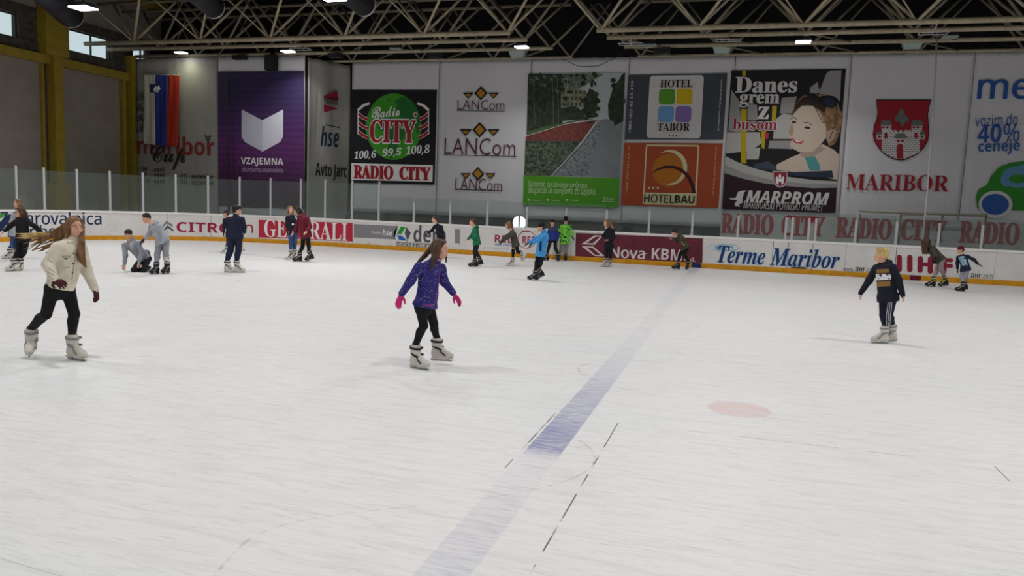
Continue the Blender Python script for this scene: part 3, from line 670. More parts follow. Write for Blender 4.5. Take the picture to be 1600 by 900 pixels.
# --- avenue photograph
t = wb('white banner with a photograph of a tree-lined avenue over a green strip', 826.5, 978)
c_ = lambda x, y: (540 + x / 3.214, 60 + y / 3.214)
LEAF = mat('print_foliage_dark', '1f2a1e', 0.6, scale=5, color2='3d4a33', detail=6); LEAFL = mat('print_foliage_grey', '4a5a44', 0.6, scale=7, color2='7c8a78', detail=6)
BED = mat('print_ivy_bed', '20301f', 0.6, scale=8, color2='66765f', detail=5); COB = mat('print_cobbles', '5c6062', 0.6, scale=9, color2='8f9698', detail=4); PAVE = mat('print_pavement', '7f8688', 0.6, 0.06, 2); SKYP = mat('print_pale_sky', 'b9bfc0', 0.6)
HOUSE = mat('print_old_house', '77785f', 0.6, scale=4, color2='9a9a82'); REDBED = mat('print_flower_bed', '6b3430', 0.6, scale=9, color2='8b4b40', detail=4); LAWN = mat('print_lawn', '4a6a44', 0.6)
HDK_ = mat('print_house_window', '4a4c40', 0.6); rs_ = random.Random(5); P = lambda *a: [c_(*p) for p in a]
q = [(SKYP, 'p', P((917, 178), (1405, 172), (1375, 705), (897, 690))),
     (LEAF, 'p', P((917, 178), (1085, 179), (1090, 425), (1000, 445), (910, 470))), (HOUSE, 'p', P((1075, 230), (1130, 225), (1210, 270), (1215, 350), (1075, 350))),
     (LEAFL, 'p', P((1060, 180), (1250, 176), (1297, 182), (1250, 205), (1200, 240), (1140, 262), (1085, 240))),
     (LEAF, 'p', P((1205, 300), (1225, 250), (1250, 262), (1268, 300), (1262, 360), (1245, 400), (1205, 400), (1195, 360))),
     (LEAF, 'p', P((1080, 350), (1150, 340), (1200, 370), (1200, 405), (1090, 415))),
     (LAWN, 'p', P((908, 470), (1020, 440), (1180, 405), (1230, 404), (1100, 430), (910, 490))),
     (LEAF, 'p', P((917, 178), (1085, 179), (1082, 300), (1080, 420), (1055, 424), (1048, 330), (1030, 440), (960, 445), (950, 330), (940, 440), (912, 440))),
     (REDBED, 'p', P((907, 490), (1100, 430), (1265, 408), (1240, 440), (1185, 518), (903, 514))),
     (BED, 'p', P((903, 515), (1180, 520), (1150, 560), (1035, 690), (897, 690))),
     (COB, 'p', P((1190, 518), (1265, 415), (1300, 405), (1265, 500), (1215, 695), (1040, 690))),
     (PAVE, 'p', P((1265, 500), (1300, 405), (1395, 408), (1374, 702), (1215, 695))),
     (LEAF, 'p', P((1318, 330), (1345, 245), (1375, 205), (1390, 180), (1404, 172), (1395, 415), (1350, 440), (1345, 405), (1320, 395))),
     *[(HDK_, 'p', P((x, y), (x + 11, y), (x + 11, y + 17), (x, y + 17))) for y in (262, 292, 322) for x in range(1090, 1200, 21)],
     *[(rs_.choice((LEAF, LEAF, LEAFL)), 'p', ell(*c_(x, y), rs_.uniform(2, 5), rs_.uniform(1.6, 4), 8, rot=rs_.uniform(0, 90))) for x, y in [(rs_.uniform(930, 1260), rs_.uniform(182, 235)) for _ in range(46)] + [(rs_.uniform(1060, 1130), rs_.uniform(200, 330)) for _ in range(16)]],
     *[(LEAF, 'p', ell(*c_(1235 + 34 * math.cos(k * 2.4) * (k % 5 + 1) / 4, 330 + 70 * math.sin(k * 2.4) * (k % 5 + 1) / 4), 4.2, 3.6, 8)) for k in range(22)],
     *[(LEAF, 'p', ell(*c_(min(1392, 1362 + 40 * math.cos(k * 2.1) * (k % 4 + 1) / 4), 310 + 110 * math.sin(k * 2.1) * (k % 4 + 1) / 4), 4.4, 3.8, 8)) for k in range(22)],
     *[(SKYP, 'p', ell(*c_(rs_.uniform(1090, 1280), rs_.uniform(195, 250)), rs_.uniform(.6, 1.4), rs_.uniform(.5, 1.1), 6)) for _ in range(26)],
     *[(LEAFL, 'l', (P((x, 190), (x + 6, 430)), .9)) for x in (945, 1040, 1065)],
     (WHT, 'l', (P((905, 492), (1100, 432), (1262, 409)), 0.6)), (SKYP, 'l', (P((1036, 690), (1190, 522), (1265, 420)), 1.6)), (DGRY, 'l', (P((905, 516), (1186, 519)), 1.0)),
     (mat('print_bright_green', '4f9a1f', 0.5), 'p', P((895, 688), (1375, 703), (1370, 852), (892, 836)))]
prints(S, t, 'advert_print', q, 0.02, 'avenue photograph above a green strip')
PALEG = mat('print_pale_green', 'c5dfae', 0.5)
letters(S, 'Skrbimo za bivanje prijetno', 'sansi', (825.5, 294), (918, 285), 0.07, PALEG, t); letters(S, 'skupnost in navijamo za Lisjake.', 'sansi', (825.5, 304), (932.5, 294), 0.07, PALEG, t)
q = []
for x in (826.5, 856.5, 886.5): q += [(PALEG, 'p', [(x - 1.4, 311), (x + 1.4, 311), (x + 1.4, 314), (x - 1.4, 314)]), (PALEG, 'l', ([(x + 3.5, 312.8), (x + 18, 313.6)], 0.8))]
q += [(WHT, 'l', ([(942, 314.5), (946, 307)], 0.6)), (WHT, 'l', ([(942, 314.6), (961, 315.6)], 0.6))]
prints(S, t, 'small_marks', q, 0.07); letters(S, 'Snaga', 'sansi', (946, 314), (960, 308.5), 0.072, PALEG, t)
# --- two hotel panels
t = wb('white banner with a grey panel of four coloured squares above an orange panel', 978.5, 1142)
h = lambda x, y: (980 + x / 3.9125, 100 + y / 3.9125)
H = lambda *a: [h(*p) for p in a]
SLATE = mat('print_slate', '454b54', 0.6); CARD = mat('print_card', 'd6d4d2', 0.6); ORG = mat('print_orange', 'a84a28', 0.6); ORGL = mat('print_amber', 'b8701e', 0.6); CREAM = mat('print_cream', 'd8cfa2', 0.6); WINE = mat('print_wine', '431622', 0.6)
q = [(SLATE, 'p', H((8, 68), (612, 57), (587, 462), (-16, 462))), (CARD, 'p', rrect(H((140, 72), (470, 68), (448, 456), (117, 452)), 0.07)),
     (mat('sq_green', '5aa02c', 0.5), 'p', rrect(H((196, 153), (294, 151), (292, 249), (192, 249)), .25)), (mat('sq_yellow', 'd6b810', 0.5), 'p', rrect(H((301, 151), (401, 151), (398, 249), (299, 249)), .25)),
     (mat('sq_blue', '6ba3d6', 0.5), 'p', rrect(H((190, 258), (288, 258), (284, 356), (187, 355)), .25)), (mat('sq_violet', '8a6fb4', 0.5), 'p', rrect(H((297, 258), (394, 258), (390, 356), (293, 356)), .25)),
     (BLK, 'l', (H((218, 420), (347, 422)), 0.5)),
     (ORG, 'p', H((-18, 482), (585, 485), (558, 880), (-38, 862))), (CREAM, 'p', rrect(H((115, 491), (441, 495), (422, 866), (94, 858)), 0.04)), (ORG, 'p', H((123, 502), (432, 505), (414, 791), (106, 786))), (ORGL, 'p', ell(*h(255, 650), 26, 26)),
     ]
for k in range(14):      # crescents
    a0, a1 = -125 + 240 * k / 14, -125 + 240 * (k + 1) / 14
    f = lambda a: 1.0 - 0.22 * max(0.0, math.sin(math.pi * (a + 125) / 240)) ** 0.7
    O_, I_ = [], []
    for a in (a0, a1):
        O_.append(h(265 + 103 * math.cos(R(a)), 632 + 108 * math.sin(R(a)))); I_.append(h(262 + 103 * f(a) * math.cos(R(a)), 634 + 108 * f(a) * math.sin(R(a))))
    q.append((CREAM, 'p', [O_[0], O_[1], I_[1], I_[0]]))
top_ = H((142, 676), (180, 642), (230, 622), (290, 622), (340, 642), (385, 685), (412, 740), (420, 790)); bot_ = H((142, 676), (185, 650), (235, 637), (290, 640), (335, 662), (370, 700), (390, 745), (398, 790))
for k in range(7): q.append((WINE, 'p', [top_[k], top_[k + 1], bot_[k + 1], bot_[k]]))
prints(S, t, 'advert_print', q, 0.02)
o_ = 0.055
letters(S, 'HOTEL', 'serif', h(202, 145), h(403, 97), o_, BLK, t); letters(S, 'TABOR', 'serif', h(184, 410), h(385, 362), o_, BLK, t)
letters(S, '+386 (0)2 42 16 410', 'serif', h(8, 425), h(44, 105), o_, CARD, t, vert=1); letters(S, 'www.hoteltabor-maribor.si', 'serif', h(553, 408), h(584, 94), o_, CARD, t, vert=-1)
letters(S, '+386 (0)2 421 63 10', 'sans', h(-8, 790), h(20, 500), o_, CREAM, t, vert=1); letters(S, 'www.hotel-bau.si', 'sans', h(522, 798), h(552, 502), o_, CREAM, t, vert=-1)
letters(S, 'HOTEL', 'sans', h(103, 845), h(288, 800), o_, BLK, t, bold=0.008); letters(S, 'BAU', 'sansb', h(291, 849), h(414, 806), o_, BLK, t)
def star(cx, cy, r): return [(cx + (r if i % 2 == 0 else r * .4) * math.sin(i * math.pi / 5), cy - (r if i % 2 == 0 else r * .4) * math.cos(i * math.pi / 5)) for i in range(10)]
prints(S, t, 'stars', [(BLK, 'p', star(*h(x, 439), 1.9)) for x in (259, 280, 301)] + [(CREAM, 'p', star(*h(x, 758), 2.9)) for x in (135, 161, 188)], o_)
# --- bus advertisement
t = wb('white banner with a photographic bus poster of a smiling passenger and maroon base', 1142.5, 1322)
d = lambda x, y: (1120 + x / 3.752, 100 + y / 3.752)
D = lambda *a: [d(*p) for p in a]
PD = mat('photo_dark', '1d1b1c', 0.6); PG = mat('photo_pale_grey', '9a9895', 0.6); PL = mat('photo_light', 'b5b3ae', 0.6); PY = mat('photo_yellow', 'b9a51c', 0.6); SK = mat('photo_skin', 'cdbcab', 0.6); SKD = mat('photo_skin_shade', 'b09888', 0.6); HB = mat('photo_hair', '7a5a3e', 0.6, scale=6, color2='a5835c'); HD = mat('photo_hair_dark', '33251f', 0.6); TEAL = mat('photo_teal', '4f9a9a', 0.6); BASE = mat('print_dark_plum', '2c161e', 0.6)
q = [(PD, 'p', D((85, 38), (757, 28), (700, 725), (45, 640))), (PG, 'p', D((600, 165), (640, 60), (660, 40), (730, 36), (722, 220), (690, 190), (600, 175))), (PG, 'p', D((545, 140), (590, 105), (605, 170), (545, 175))),
     (PG, 'p', D((85, 150), (130, 215), (140, 320), (150, 400), (68, 395))), (PL, 'p', D((60, 400), (250, 400), (262, 465), (200, 510), (52, 525))), (mat('photo_brown', '5a3c30', 0.6), 'p', D((150, 260), (235, 290), (220, 400), (160, 400))),
     (PL, 'p', D((350, 320), (390, 290), (450, 300), (440, 440), (330, 440), (335, 370))), (PG, 'p', D((310, 450), (440, 450), (440, 500), (300, 500))),
     (PG, 'p', D((180, 235), (235, 240), (240, 330), (180, 330))), (PL, 'p', D((175, 500), (255, 490), (245, 560), (175, 560))), (PG, 'p', D((380, 200), (470, 190), (440, 290), (370, 290))), (PY, 'p', D((150, 40), (172, 40), (170, 70), (150, 70))), (PY, 'p', D((140, 265), (175, 265), (173, 585), (142, 580))), (PY, 'p', D((325, 245), (352, 245), (345, 335), (322, 335))), (PY, 'p', D((258, 392), (288, 392), (278, 500), (262, 490))), (REDP, 'p', D((283, 400), (305, 405), (300, 440), (280, 440))),
     (PD, 'p', D((255, 505), (300, 495), (425, 498), (425, 520), (310, 530), (300, 600), (235, 600))), (mat('photo_steel_blue', '3c4456', 0.6), 'p', D((215, 590), (300, 570), (350, 600), (345, 625), (220, 610))),
     (SK, 'p', D((350, 590), (430, 550), (490, 525), (620, 470), (690, 505), (722, 540), (705, 680), (560, 650), (350, 620))), (SKD, 'p', D((490, 525), (600, 475), (640, 500), (560, 545), (500, 548))),
     (TEAL, 'p', D((515, 548), (575, 540), (603, 590), (605, 625), (545, 625))),
     (HB, 'p', D((440, 310), (452, 245), (500, 190), (560, 172), (640, 185), (705, 225), (738, 300), (722, 400), (690, 470), (655, 485), (640, 400), (560, 300), (470, 270))),
     (HD, 'p', D((447, 300), (458, 240), (505, 195), (590, 190), (650, 230), (630, 290), (590, 262), (530, 240), (475, 262))),
     (SK, 'p', D((432, 330), (455, 285), (500, 245), (560, 245), (605, 285), (640, 370), (640, 430), (615, 465), (560, 515), (490, 520), (432, 490), (428, 465), (440, 445), (425, 425), (414, 392), (430, 360))),
     (SKD, 'p', D((642, 395), (690, 378), (700, 400), (685, 440), (655, 465), (640, 440))), (SKD, 'p', D((440, 345), (452, 395), (440, 428), (428, 420), (418, 395))),
     (HD, 'p', ell(*d(452, 342), 3.6, 1.7)), (HD, 'p', ell(*d(530, 374), 4.8, 2.0, rot=8)), (HD, 'l', (D((432, 322), (450, 312), (468, 325)), 0.9)), (HD, 'l', (D((508, 345), (535, 343), (562, 362)), 1.0)),
     (REDP, 'p', D((440, 432), (470, 448), (512, 452), (495, 468), (462, 464), (445, 450))), (WHT, 'p', D((446, 438), (470, 450), (505, 455), (470, 459))),
     (PD, 'p', ell(*d(648, 222), 15.5, 8.5, rot=18)), (mat('photo_lens_blue', '26304f', 0.5), 'p', ell(*d(662, 224), 9.5, 6.5, rot=18)), (PD, 'p', ell(*d(560, 190), 9, 4.5, rot=8)), (PD, 'l', (D((605, 200), (560, 225), (625, 350)), 1.2)), (PD, 'l', (D((700, 250), (705, 330), (660, 440)), 1.0)),
     (PL, 'p', D((50, 540), (120, 575), (220, 612), (330, 640), (420, 662), (560, 680), (705, 688), (702, 726), (560, 728), (400, 715), (280, 700), (160, 674), (45, 640))), (PG, 'p', D((48, 590), (160, 640), (330, 682), (500, 700), (703, 706), (702, 726), (560, 728), (400, 715), (280, 700), (160, 674), (45, 640))),
     (BASE, 'p', D((45, 640), (160, 674), (280, 700), (400, 715), (560, 728), (702, 726), (695, 873), (31, 850))),
     (mat('photo_tube_blue', '2c3448', 0.6), 'p', D((412, 636), (675, 625), (683, 668), (540, 664), (412, 650))),
     (PL, 'p', D((326, 627), (414, 627), (412, 690), (395, 718), (368, 726), (345, 716), (330, 690))), (DRED, 'p', D((333, 634), (409, 634), (406, 688), (390, 710), (369, 718), (350, 708), (336, 688))), (WHT, 'p', D((345, 668), (352, 655), (358, 672), (382, 672), (388, 655), (394, 668), (392, 698), (378, 710), (378, 690), (362, 690), (362, 710), (346, 698))), (WHT, 'p', D((362, 668), (365, 648), (370, 642), (375, 648), (378, 668))),
     (CARD, 'p', D((72, 786), (110, 785), (125, 750), (145, 742), (178, 742), (160, 752), (150, 790), (150, 815), (128, 822), (138, 836), (108, 834), (104, 820), (120, 800), (76, 793)))]
prints(S, t, 'advert_print', q, 0.02, 'photographic bus poster')
o_ = 0.06
letters(S, 'MARPROM', 'sansbi', d(170, 811), d(660, 754), o_, CARD, t, bold=0.012); letters(S, 'MARIBORSKI POTNISKI PROMET', 'sansi', d(155, 846), d(628, 817), o_, CARD, t); letters(S, 'v', 'sansi', d(418, 816), d(427, 811), o_, CARD, t)
for s_, a, b_, mm in (('Danes', (108, 170), (474, 75), CARD), ('grem', (132, 255), (368, 178), CARD), ('z', (240, 322), (305, 252), CARD)): letters(S, s_, 'serif', d(*a), d(*b_), o_, mm, t, bold=0.018)
for mm, off, bd in ((CARD, o_, 0.045), (DRED, o_ + .006, 0.008)): letters(S, 'busom', 'serif', d(93, 386), d(355, 322), off, mm, t, bold=bd, ring_=1.0 if mm is CARD else .5)
# --- town crest
t = wb('white banner with a red shield of a white castle above red serif capitals', 1322.5, 1513)
e_ = lambda x, y: (1300 + x / 3, 40 + y / 3)
E_ = lambda *a: [e_(*p) for p in a]
SH = mat('print_shield_red', '9c1c2a', 0.5); CW = bpy.data.materials.new('print_castle_stone'); CW.use_nodes = True; nt = CW.node_tree
_b = N(nt, 'ShaderNodeTexBrick'); _g = N(nt, 'ShaderNodeNewGeometry'); _s = N(nt, 'ShaderNodeSeparateXYZ'); _c = N(nt, 'ShaderNodeCombineXYZ'); nt.links.new(_g.outputs['Position'], _s.inputs[0]); nt.links.new(_s.outputs[0], _c.inputs[0]); nt.links.new(_s.outputs[2], _c.inputs[1]); nt.links.new(_c.outputs[0], _b.inputs['Vector'])
_b.inputs['Color1'].default_value = _b.inputs['Color2'].default_value = (*lin('dcdad8'), 1); _b.inputs['Mortar'].default_value = (*lin('555555'), 1); _b.inputs['Scale'].default_value = 3.6; _b.inputs['Mortar Size'].default_value = 0.03; nt.links.new(_b.outputs[0], nt.nodes['Principled BSDF'].inputs['Base Color'])
GT = mat('print_roof_grey', '6b6e70', 0.5)
shield = E_((210, 351), (461, 351), (452, 385), (446, 420), (448, 450), (452, 500), (446, 540), (425, 575), (390, 605), (345, 625), (322, 628), (295, 625), (255, 606), (222, 575), (200, 540), (195, 510), (200, 470), (212, 440), (216, 410), (213, 380))
q = [(BLK, 'p', [(((x - 1408) * 1.03 + 1408), ((y - 203) * 1.03 + 203)) for x, y in shield]), (SH, 'p', shield),
     (CW, 'p', E_((235, 500), (278, 500), (278, 498), (370, 498), (370, 500), (410, 500), (410, 590), (390, 603), (345, 622), (322, 625), (295, 622), (258, 606), (232, 585))),
     (CW, 'p', E_((230, 466), (278, 466), (278, 505), (234, 505))), (CW, 'p', E_((372, 466), (424, 466), (420, 505), (372, 505))), (GT, 'p', E_((226, 468), (236, 444), (272, 444), (282, 468))), (GT, 'p', E_((369, 468), (378, 444), (418, 444), (428, 468))),
     (CW, 'p', E_((209, 510), (234, 510), (234, 533), (209, 533))), (CW, 'p', E_((410, 510), (436, 510), (434, 533), (410, 533))), (GT, 'p', E_((206, 512), (212, 498), (232, 498), (236, 512))), (GT, 'p', E_((408, 512), (412, 498), (434, 498), (438, 512))),
     (CW, 'p', E_((296, 528), (345, 528), (345, 550), (296, 550))), (GT, 'p', E_((286, 530), (303, 506), (340, 506), (356, 530))), (SH, 'p', E_((302, 622), (302, 570), (308, 557), (318, 553), (328, 557), (333, 570), (333, 622))),
     (GT, 'p', E_((310, 410), (318, 393), (327, 390), (338, 400), (340, 420), (358, 432), (358, 455), (345, 450), (338, 462), (330, 478), (322, 462), (310, 448), (297, 455), (295, 430)))]
for x in (240, 258, 384, 402): q.append((SH, 'p', E_((x - 6, 472), (x + 6, 472), (x + 6, 482), (x - 6, 482))))
for x in (252, 393): q.append((SH, 'p', E_((x - 7, 505), (x, 500), (x + 7, 505), (x + 7, 530), (x - 7, 530))))
for x in (222, 422): q.append((SH, 'p', E_((x - 7, 516), (x + 7, 516), (x + 7, 526), (x - 7, 526))))
for x in (310, 330): q.append((SH, 'p', E_((x - 7, 535), (x + 7, 535), (x + 7, 545), (x - 7, 545))))
for x in (282, 298, 322, 346, 362): q.append((CW, 'p', E_((x - 6, 490), (x + 6, 490), (x + 6, 500), (x - 6, 500))))
prints(S, t, 'emblem', q, 0.02, 'red shield with white castle')
letters(S, 'MARIBOR', 'serif', e_(63, 768), e_(551, 704), 0.03, SH, t, rot=0.4)
# --- blue and green travel banner
t = banner('white banner with blue lettering and a cut-off green car drawing at the right', WALL, 1513.5, WALL.hit(1513.5, 200)[0], ZT_, 1.45) if False else banner('white banner with blue lettering and a green car drawing, at the right edge', WALL, WALL.hit(1513.5, 200)[0], 14.6, ZT_, 1.45, px=False)
CB = mat('print_cobalt', '2a5aa8', 0.5); CG = mat('print_car_green', '2f8a22', 0.5); CLB = mat('print_cloud_blue', '5f94b8', 0.5)
letters(S, 'me', 'sans', e_(680, 345), e_(935, 252), 0.02, CB, t, bold=0.014)
letters(S, 'vozim do', 'sans', e_(668, 470), e_(874, 415), 0.02, CB, t, rot=3); letters(S, '40%', 'sansb', e_(678, 546), e_(884, 462), 0.02, CB, t, rot=3); letters(S, 'ceneje', 'sansb', e_(682, 604), e_(884, 536), 0.02, CB, t, rot=3)
q = [(CG, 'p', E_((680, 850), (674, 800), (690, 765), (726, 748), (745, 705), (785, 662), (840, 642), (900, 636), (980, 640), (1040, 660), (1040, 865), (840, 865), (700, 865))), (CLB, 'p', ell(*e_(870, 710), 25, 17)), (CLB, 'p', ell(*e_(815, 722), 8.5, 11)), (CLB, 'p', ell(*e_(905, 690), 14, 14)), (CG, 'p', ell(*e_(870, 718), 14, 7)),
     (CARD, 'p', ell(*e_(766, 838), 26.5, 21.5)), (CARD, 'p', ell(*e_(766, 842), 26, 21)), (CB, 'p', ell(*e_(764, 838), 21.5, 16.5))]
prints(S, t, 'emblem', q, 0.02, 'green car drawing with blue wheel')

# ------------------------------------------------------------------ hoarding with red letters behind the boards on the right
S = PANEL
t = thing('hoarding', 'long low white hoarding with red slab capitals repeated, under the banners on the right', 'hoarding', (5, 32.5, 0.3))
bm = B(); strip(bm, S, S.hit(1126, 350)[0], 15.5, 0.3, 2.06, 0.0, -0.08); part('panel', bm, mat('hoarding_white', 'b9bab8', 0.6, 0.08, 2), t)
DR2 = mat('print_brick_red', 'a02c34', 0.6)
for s_, a, b_ in (('RADIO', (1127, 364), (1209, 336)), ('CITY', (1221, 367), (1289, 339)), ('RADIO', (1306, 371), (1394, 342.5)), ('CITY', (1407, 374.5), (1480, 345)), ('RADIO', (1498.5, 379), (1594, 348.5))): letters(S, s_, 'serif', a, b_, 0.01, DR2, t, bold=0.04)
letters(S, 'CITY', 'serif', (1612, 383), (1686, 352), 0.01, DR2, t, bold=0.04)

# ------------------------------------------------------------------ flag
t = thing('hanging_flag', 'long white, blue and red flag with a small crest hanging before the faded banner', 'flag', WALL_L.pt(-26.3, 3.9, 0.3))
S = Plane((0, 30.72, 0), (1, 0, 0), (0, -1, 0))
cs = [((224, 116), (225.5, 225)), ((243.5, 116), (242.5, 226)), ((263, 117), (260, 229)), ((281, 118), (276.5, 229))]
def cloth_strip(i, m, nm, lab):
    bm = B(); g = []; n = 26; k = 8
    for j in range(n + 1):
        r = []
        for c in range(k + 1):
            f = c / k; v = j / n
            tp = np.array(cs[i][0]) * (1 - f) + np.array(cs[i + 1][0]) * f; bt = np.array(cs[i][1]) * (1 - f) + np.array(cs[i + 1][1]) * f
            p = tp * (1 - v) + bt * v; u, z = S.hit(*p)
            r.append(bm.verts.new(S.pt(u, z, 0.035 * math.sin((i + f) * 7 + v * 2.5) * (0.3 + v) + 0.02 * math.sin((i + f) * 15 - v * 4))))
        g.append(r)
    for j in range(n):
        for c in range(k): bm.faces.new((g[j][c], g[j + 1][c], g[j + 1][c + 1], g[j][c + 1])).smooth = True
    o = part(nm, bm, m, t, lab); o.modifiers.new('thickness', 'SOLIDIFY').thickness = 0.004
cloth_strip(0, mat('flag_white', 'c9c4b8', 0.7), 'white_stripe', 'white stripe'); cloth_strip(1, mat('flag_blue', '2c3a86', 0.7), 'blue_stripe', 'blue stripe'); cloth_strip(2, mat('flag_red', 'b8321f', 0.7), 'red_stripe', 'red stripe')
prints(S, t, 'crest', [(NAVY, 'p', [(235, 132), (251, 132), (251, 139), (247, 145), (236, 145)]), (WHT, 'p', [(241, 140), (245, 134), (247, 137), (250, 133), (252.5, 139), (249, 144.5), (243, 144)]), (CB, 'l', ([(243, 142), (251, 142)], 0.8))], 0.07)
bm = B(); tube(bm, [S.pt(*S.hit(222, 115.6), 0.0), S.pt(*S.hit(283, 117.8), 0.0)], 0.018, 8); part('top_rod', bm, M_STEEL, t)
bm = B(); e0_ = S.pt(*S.hit(230, 115.9), 0.0); tube(bm, [e0_, Vector((e0_.x, e0_.y, ZB[2] - .04)), Vector((e0_.x, YB[2] - .06, ZB[2] + .03))], 0.008, 5); part('cord', bm, M_STEEL2, t)
bm = B(); e0_ = S.pt(*S.hit(276, 117.5), 0.0); tube(bm, [e0_, Vector((e0_.x, e0_.y, ZB[2] - .04)), Vector((e0_.x, YB[2] - .06, ZB[2] + .03))], 0.008, 5); part('cord', bm, M_STEEL2, t)

# ------------------------------------------------------------------ floodlights
M_HOUS = mat('lamp_housing_dark', '2a2a2c', 0.5); M_LIT = mat('lamp_lit_glass', 'ffffff', 0.3, emit=('fdf6ff', 14.0)); M_UNLIT = mat('lamp_unlit_glass', '8a9894', 0.3)
def chord_at(P):
    i = min(range(4), key=lambda k: abs(YB[k] - P[1])); return Vector((P[0], YB[i], ZB[i]))
def flood(label, P, lit, power, color, spread, w=0.6, hang=None, group='floodlights under the roof', size=0.5, tilt=0.0):
    P = Vector(P); t = thing('floodlight', label, 'floodlight', P, group)
    bm = B()
    a, c = w / 2, w / 4
    vb = [bm.verts.new(P + Vector((x, y, 0.0))) for x, y in ((-a, -c * 1.5), (a, -c * 1.5), (a, c * 1.5), (-a, c * 1.5))]
    vt = [bm.verts.new(P + Vector((x, y, 0.16))) for x, y in ((-a * .6, -c * .9), (a * .6, -c * .9), (a * .6, c * .9), (-a * .6, c * .9))]
    for i in range(4): bm.faces.new((vb[i], vb[(i + 1) % 4], vt[(i + 1) % 4], vt[i]))
    bm.faces.new(vt); part('housing', bm, M_HOUS, t)
    bm = B(); box(bm, P.x - a * .93, P.y - c * 1.4, P.z - 0.035, P.x + a * .93, P.y + c * 1.4, P.z + 0.005); part('lens', bm, M_LIT if lit else M_UNLIT, t, 'lit lens' if lit else None)
    if hang:
        bm = B(); tube(bm, [P + Vector((0, 0, 0.15)), chord_at(P) if hang == 'chord' else P + Vector((0, hang[1], hang[0]))], 0.025, 6); part('bracket', bm, M_HOUS, t)
    if lit:
        L = bpy.data.lights.new('lamp_light', 'AREA'); L.shape = 'RECTANGLE'; L.size = size; L.size_y = size * 0.7; L.energy = power; L.color = color; L.spread = R(spread)
        o = bpy.data.objects.new('lamp_light', L); COL.objects.link(o); o.parent = t; o.location = (0, 0, -0.06); o.rotation_euler = (tilt, 0, 0)
k = 0
for y, x in HALL_ROWS:
    k += 1
    flood('square hall floodlight hanging over the ice, lit, %s of the rows above the rink' % ORD[k], (x, y, 8.6), True, HALL_POWER, HALL_COLOR, HALL_SPREAD, 0.8, (2.9, 0), 'hall floodlights above the ice', 0.7)
for i, (px, py, lit, lab) in enumerate(((450, 80, True, 'lit floodlight under the roof above the purple banner'), (619, 76, False, 'unlit dark floodlight under the roof above the black square poster'), (815, 73, True, 'lit floodlight under the roof beside the gap in the trusses'), (1016, 70, False, 'unlit dark floodlight under the roof above the four coloured squares'), (1255, 65, True, 'lit floodlight under the roof above the bus poster'), (1484, 57, False, 'unlit dark floodlight under the roof above the castle shield banner'))):
    flood(lab, hit_z(px, py, 8.2), lit, EDGE_POWER, HALL_COLOR, 128, 0.52, 'chord')
flood('lit floodlight shining down the faded white banner beside the flag', hit_z(283, 82, 8.42), True, 9, (0.80, 0.92, 0.45), 140, 0.5, 'chord', size=0.3)
flood('bright lit floodlight high beside the left wall windows', hit_z(130, 12, 8.3), True, EDGE_POWER, HALL_COLOR, 120, 0.8, (2.5, 0))
flood('lit floodlight cut off by the top of the view, left of middle', hit_z(520, -3, 7.9), True, EDGE_POWER, HALL_COLOR, 120, 0.7, (2.5, 0))
# pale spare reflectors and small fittings in front of the banners
M_PALE = mat('pale_reflector', '9fb0aa', 0.35)
for px, py, lab in ((809, 86, 'pale square reflector hung beside the gap above the avenue banner'), (1128, 79, 'pale square reflector hung above the join of hotel and bus banners'), (1425, 71, 'pale square reflector hung above the castle shield banner')):
    P = Vector(hit_z(px, py, 8.28)); P.y = min(P.y, 32.6); t = thing('reflector', lab, 'reflector', P, 'pale reflectors under the roof')
    bm = B(); v = [bm.verts.new(P + Vector(q_)) for q_ in ((-.26, -.1, -.12), (.26, -.1, -.12), (.38, -.22, .2), (-.38, -.22, .2), (-.26, .12, -.12), (.26, .12, -.12), (.38, .2, .2), (-.38, .2, .2))]
    for f in ((0, 3, 2, 1), (4, 5, 6, 7), (0, 1, 5, 4), (0, 4, 7, 3), (1, 2, 6, 5), (3, 7, 6, 2)): bm.faces.new([v[i] for i in f])
    part('shade', bm, M_PALE, t); bm = B(); tube(bm, [P + Vector((0, 0, .15)), chord_at(P)], .025, 6); part('bracket', bm, M_HOUS, t)
for px, py, lab in ((985, 69, 'thin empty white lamp frame above the avenue banner join'), (1138, 63, 'thin empty white lamp frame above the hotel and bus banners'), (1458, 52, 'thin empty white lamp frame where the white rope hangs'), (470, 77, 'thin pale lamp frame above the purple banner')):
    P = Vector(hit_z(px, py, 8.15)); bm = B(); a, c = 0.42, 0.2
    for q_ in (((-a, -c), (a, -c)), ((a, -c), (a, c)), ((a, c), (-a, c)), ((-a, c), (-a, -c))):
        tube(bm, [P + Vector((*q_[0], 0)), P + Vector((*q_[1], 0))], 0.018, 6)
    tube(bm, [P + Vector((0, -c, 0)), chord_at(P)], 0.012, 6); tube(bm, [P + Vector((0, c, 0)), chord_at(P)], 0.012, 6)
    solo('light_fixture', bm, M_POST, lab, 'light fixture', 'empty lamp frames under the roof')
for px, py, lab in ((377, 91, 'small dark box fitting at the top of the purple banner'), (531, 90, 'dark flat fitting above the crinkled return banner'), (680, 88, 'small dark fitting above the seam left of the diamond logos'), (1035, 80, 'small dark fitting above the four coloured squares panel')):
    P = Vector(hit_z(px, py, 8.2)); P.y = min(P.y, 30.8 if px < 540 else 32.7); bm = B(); box(bm, P.x - .3, P.y - .15, P.z - .08, P.x + .3, P.y + .15, P.z + .1); tube(bm, [P + Vector((0, 0, .08)), chord_at(P)], .025, 6); box(bm, P.x - .22, P.y - .18, P.z - .1, P.x + .22, P.y - .1, P.z - .02)
    solo('lamp_fitting', bm, M_HOUS, lab, 'fitting', 'small dark fittings under the roof')
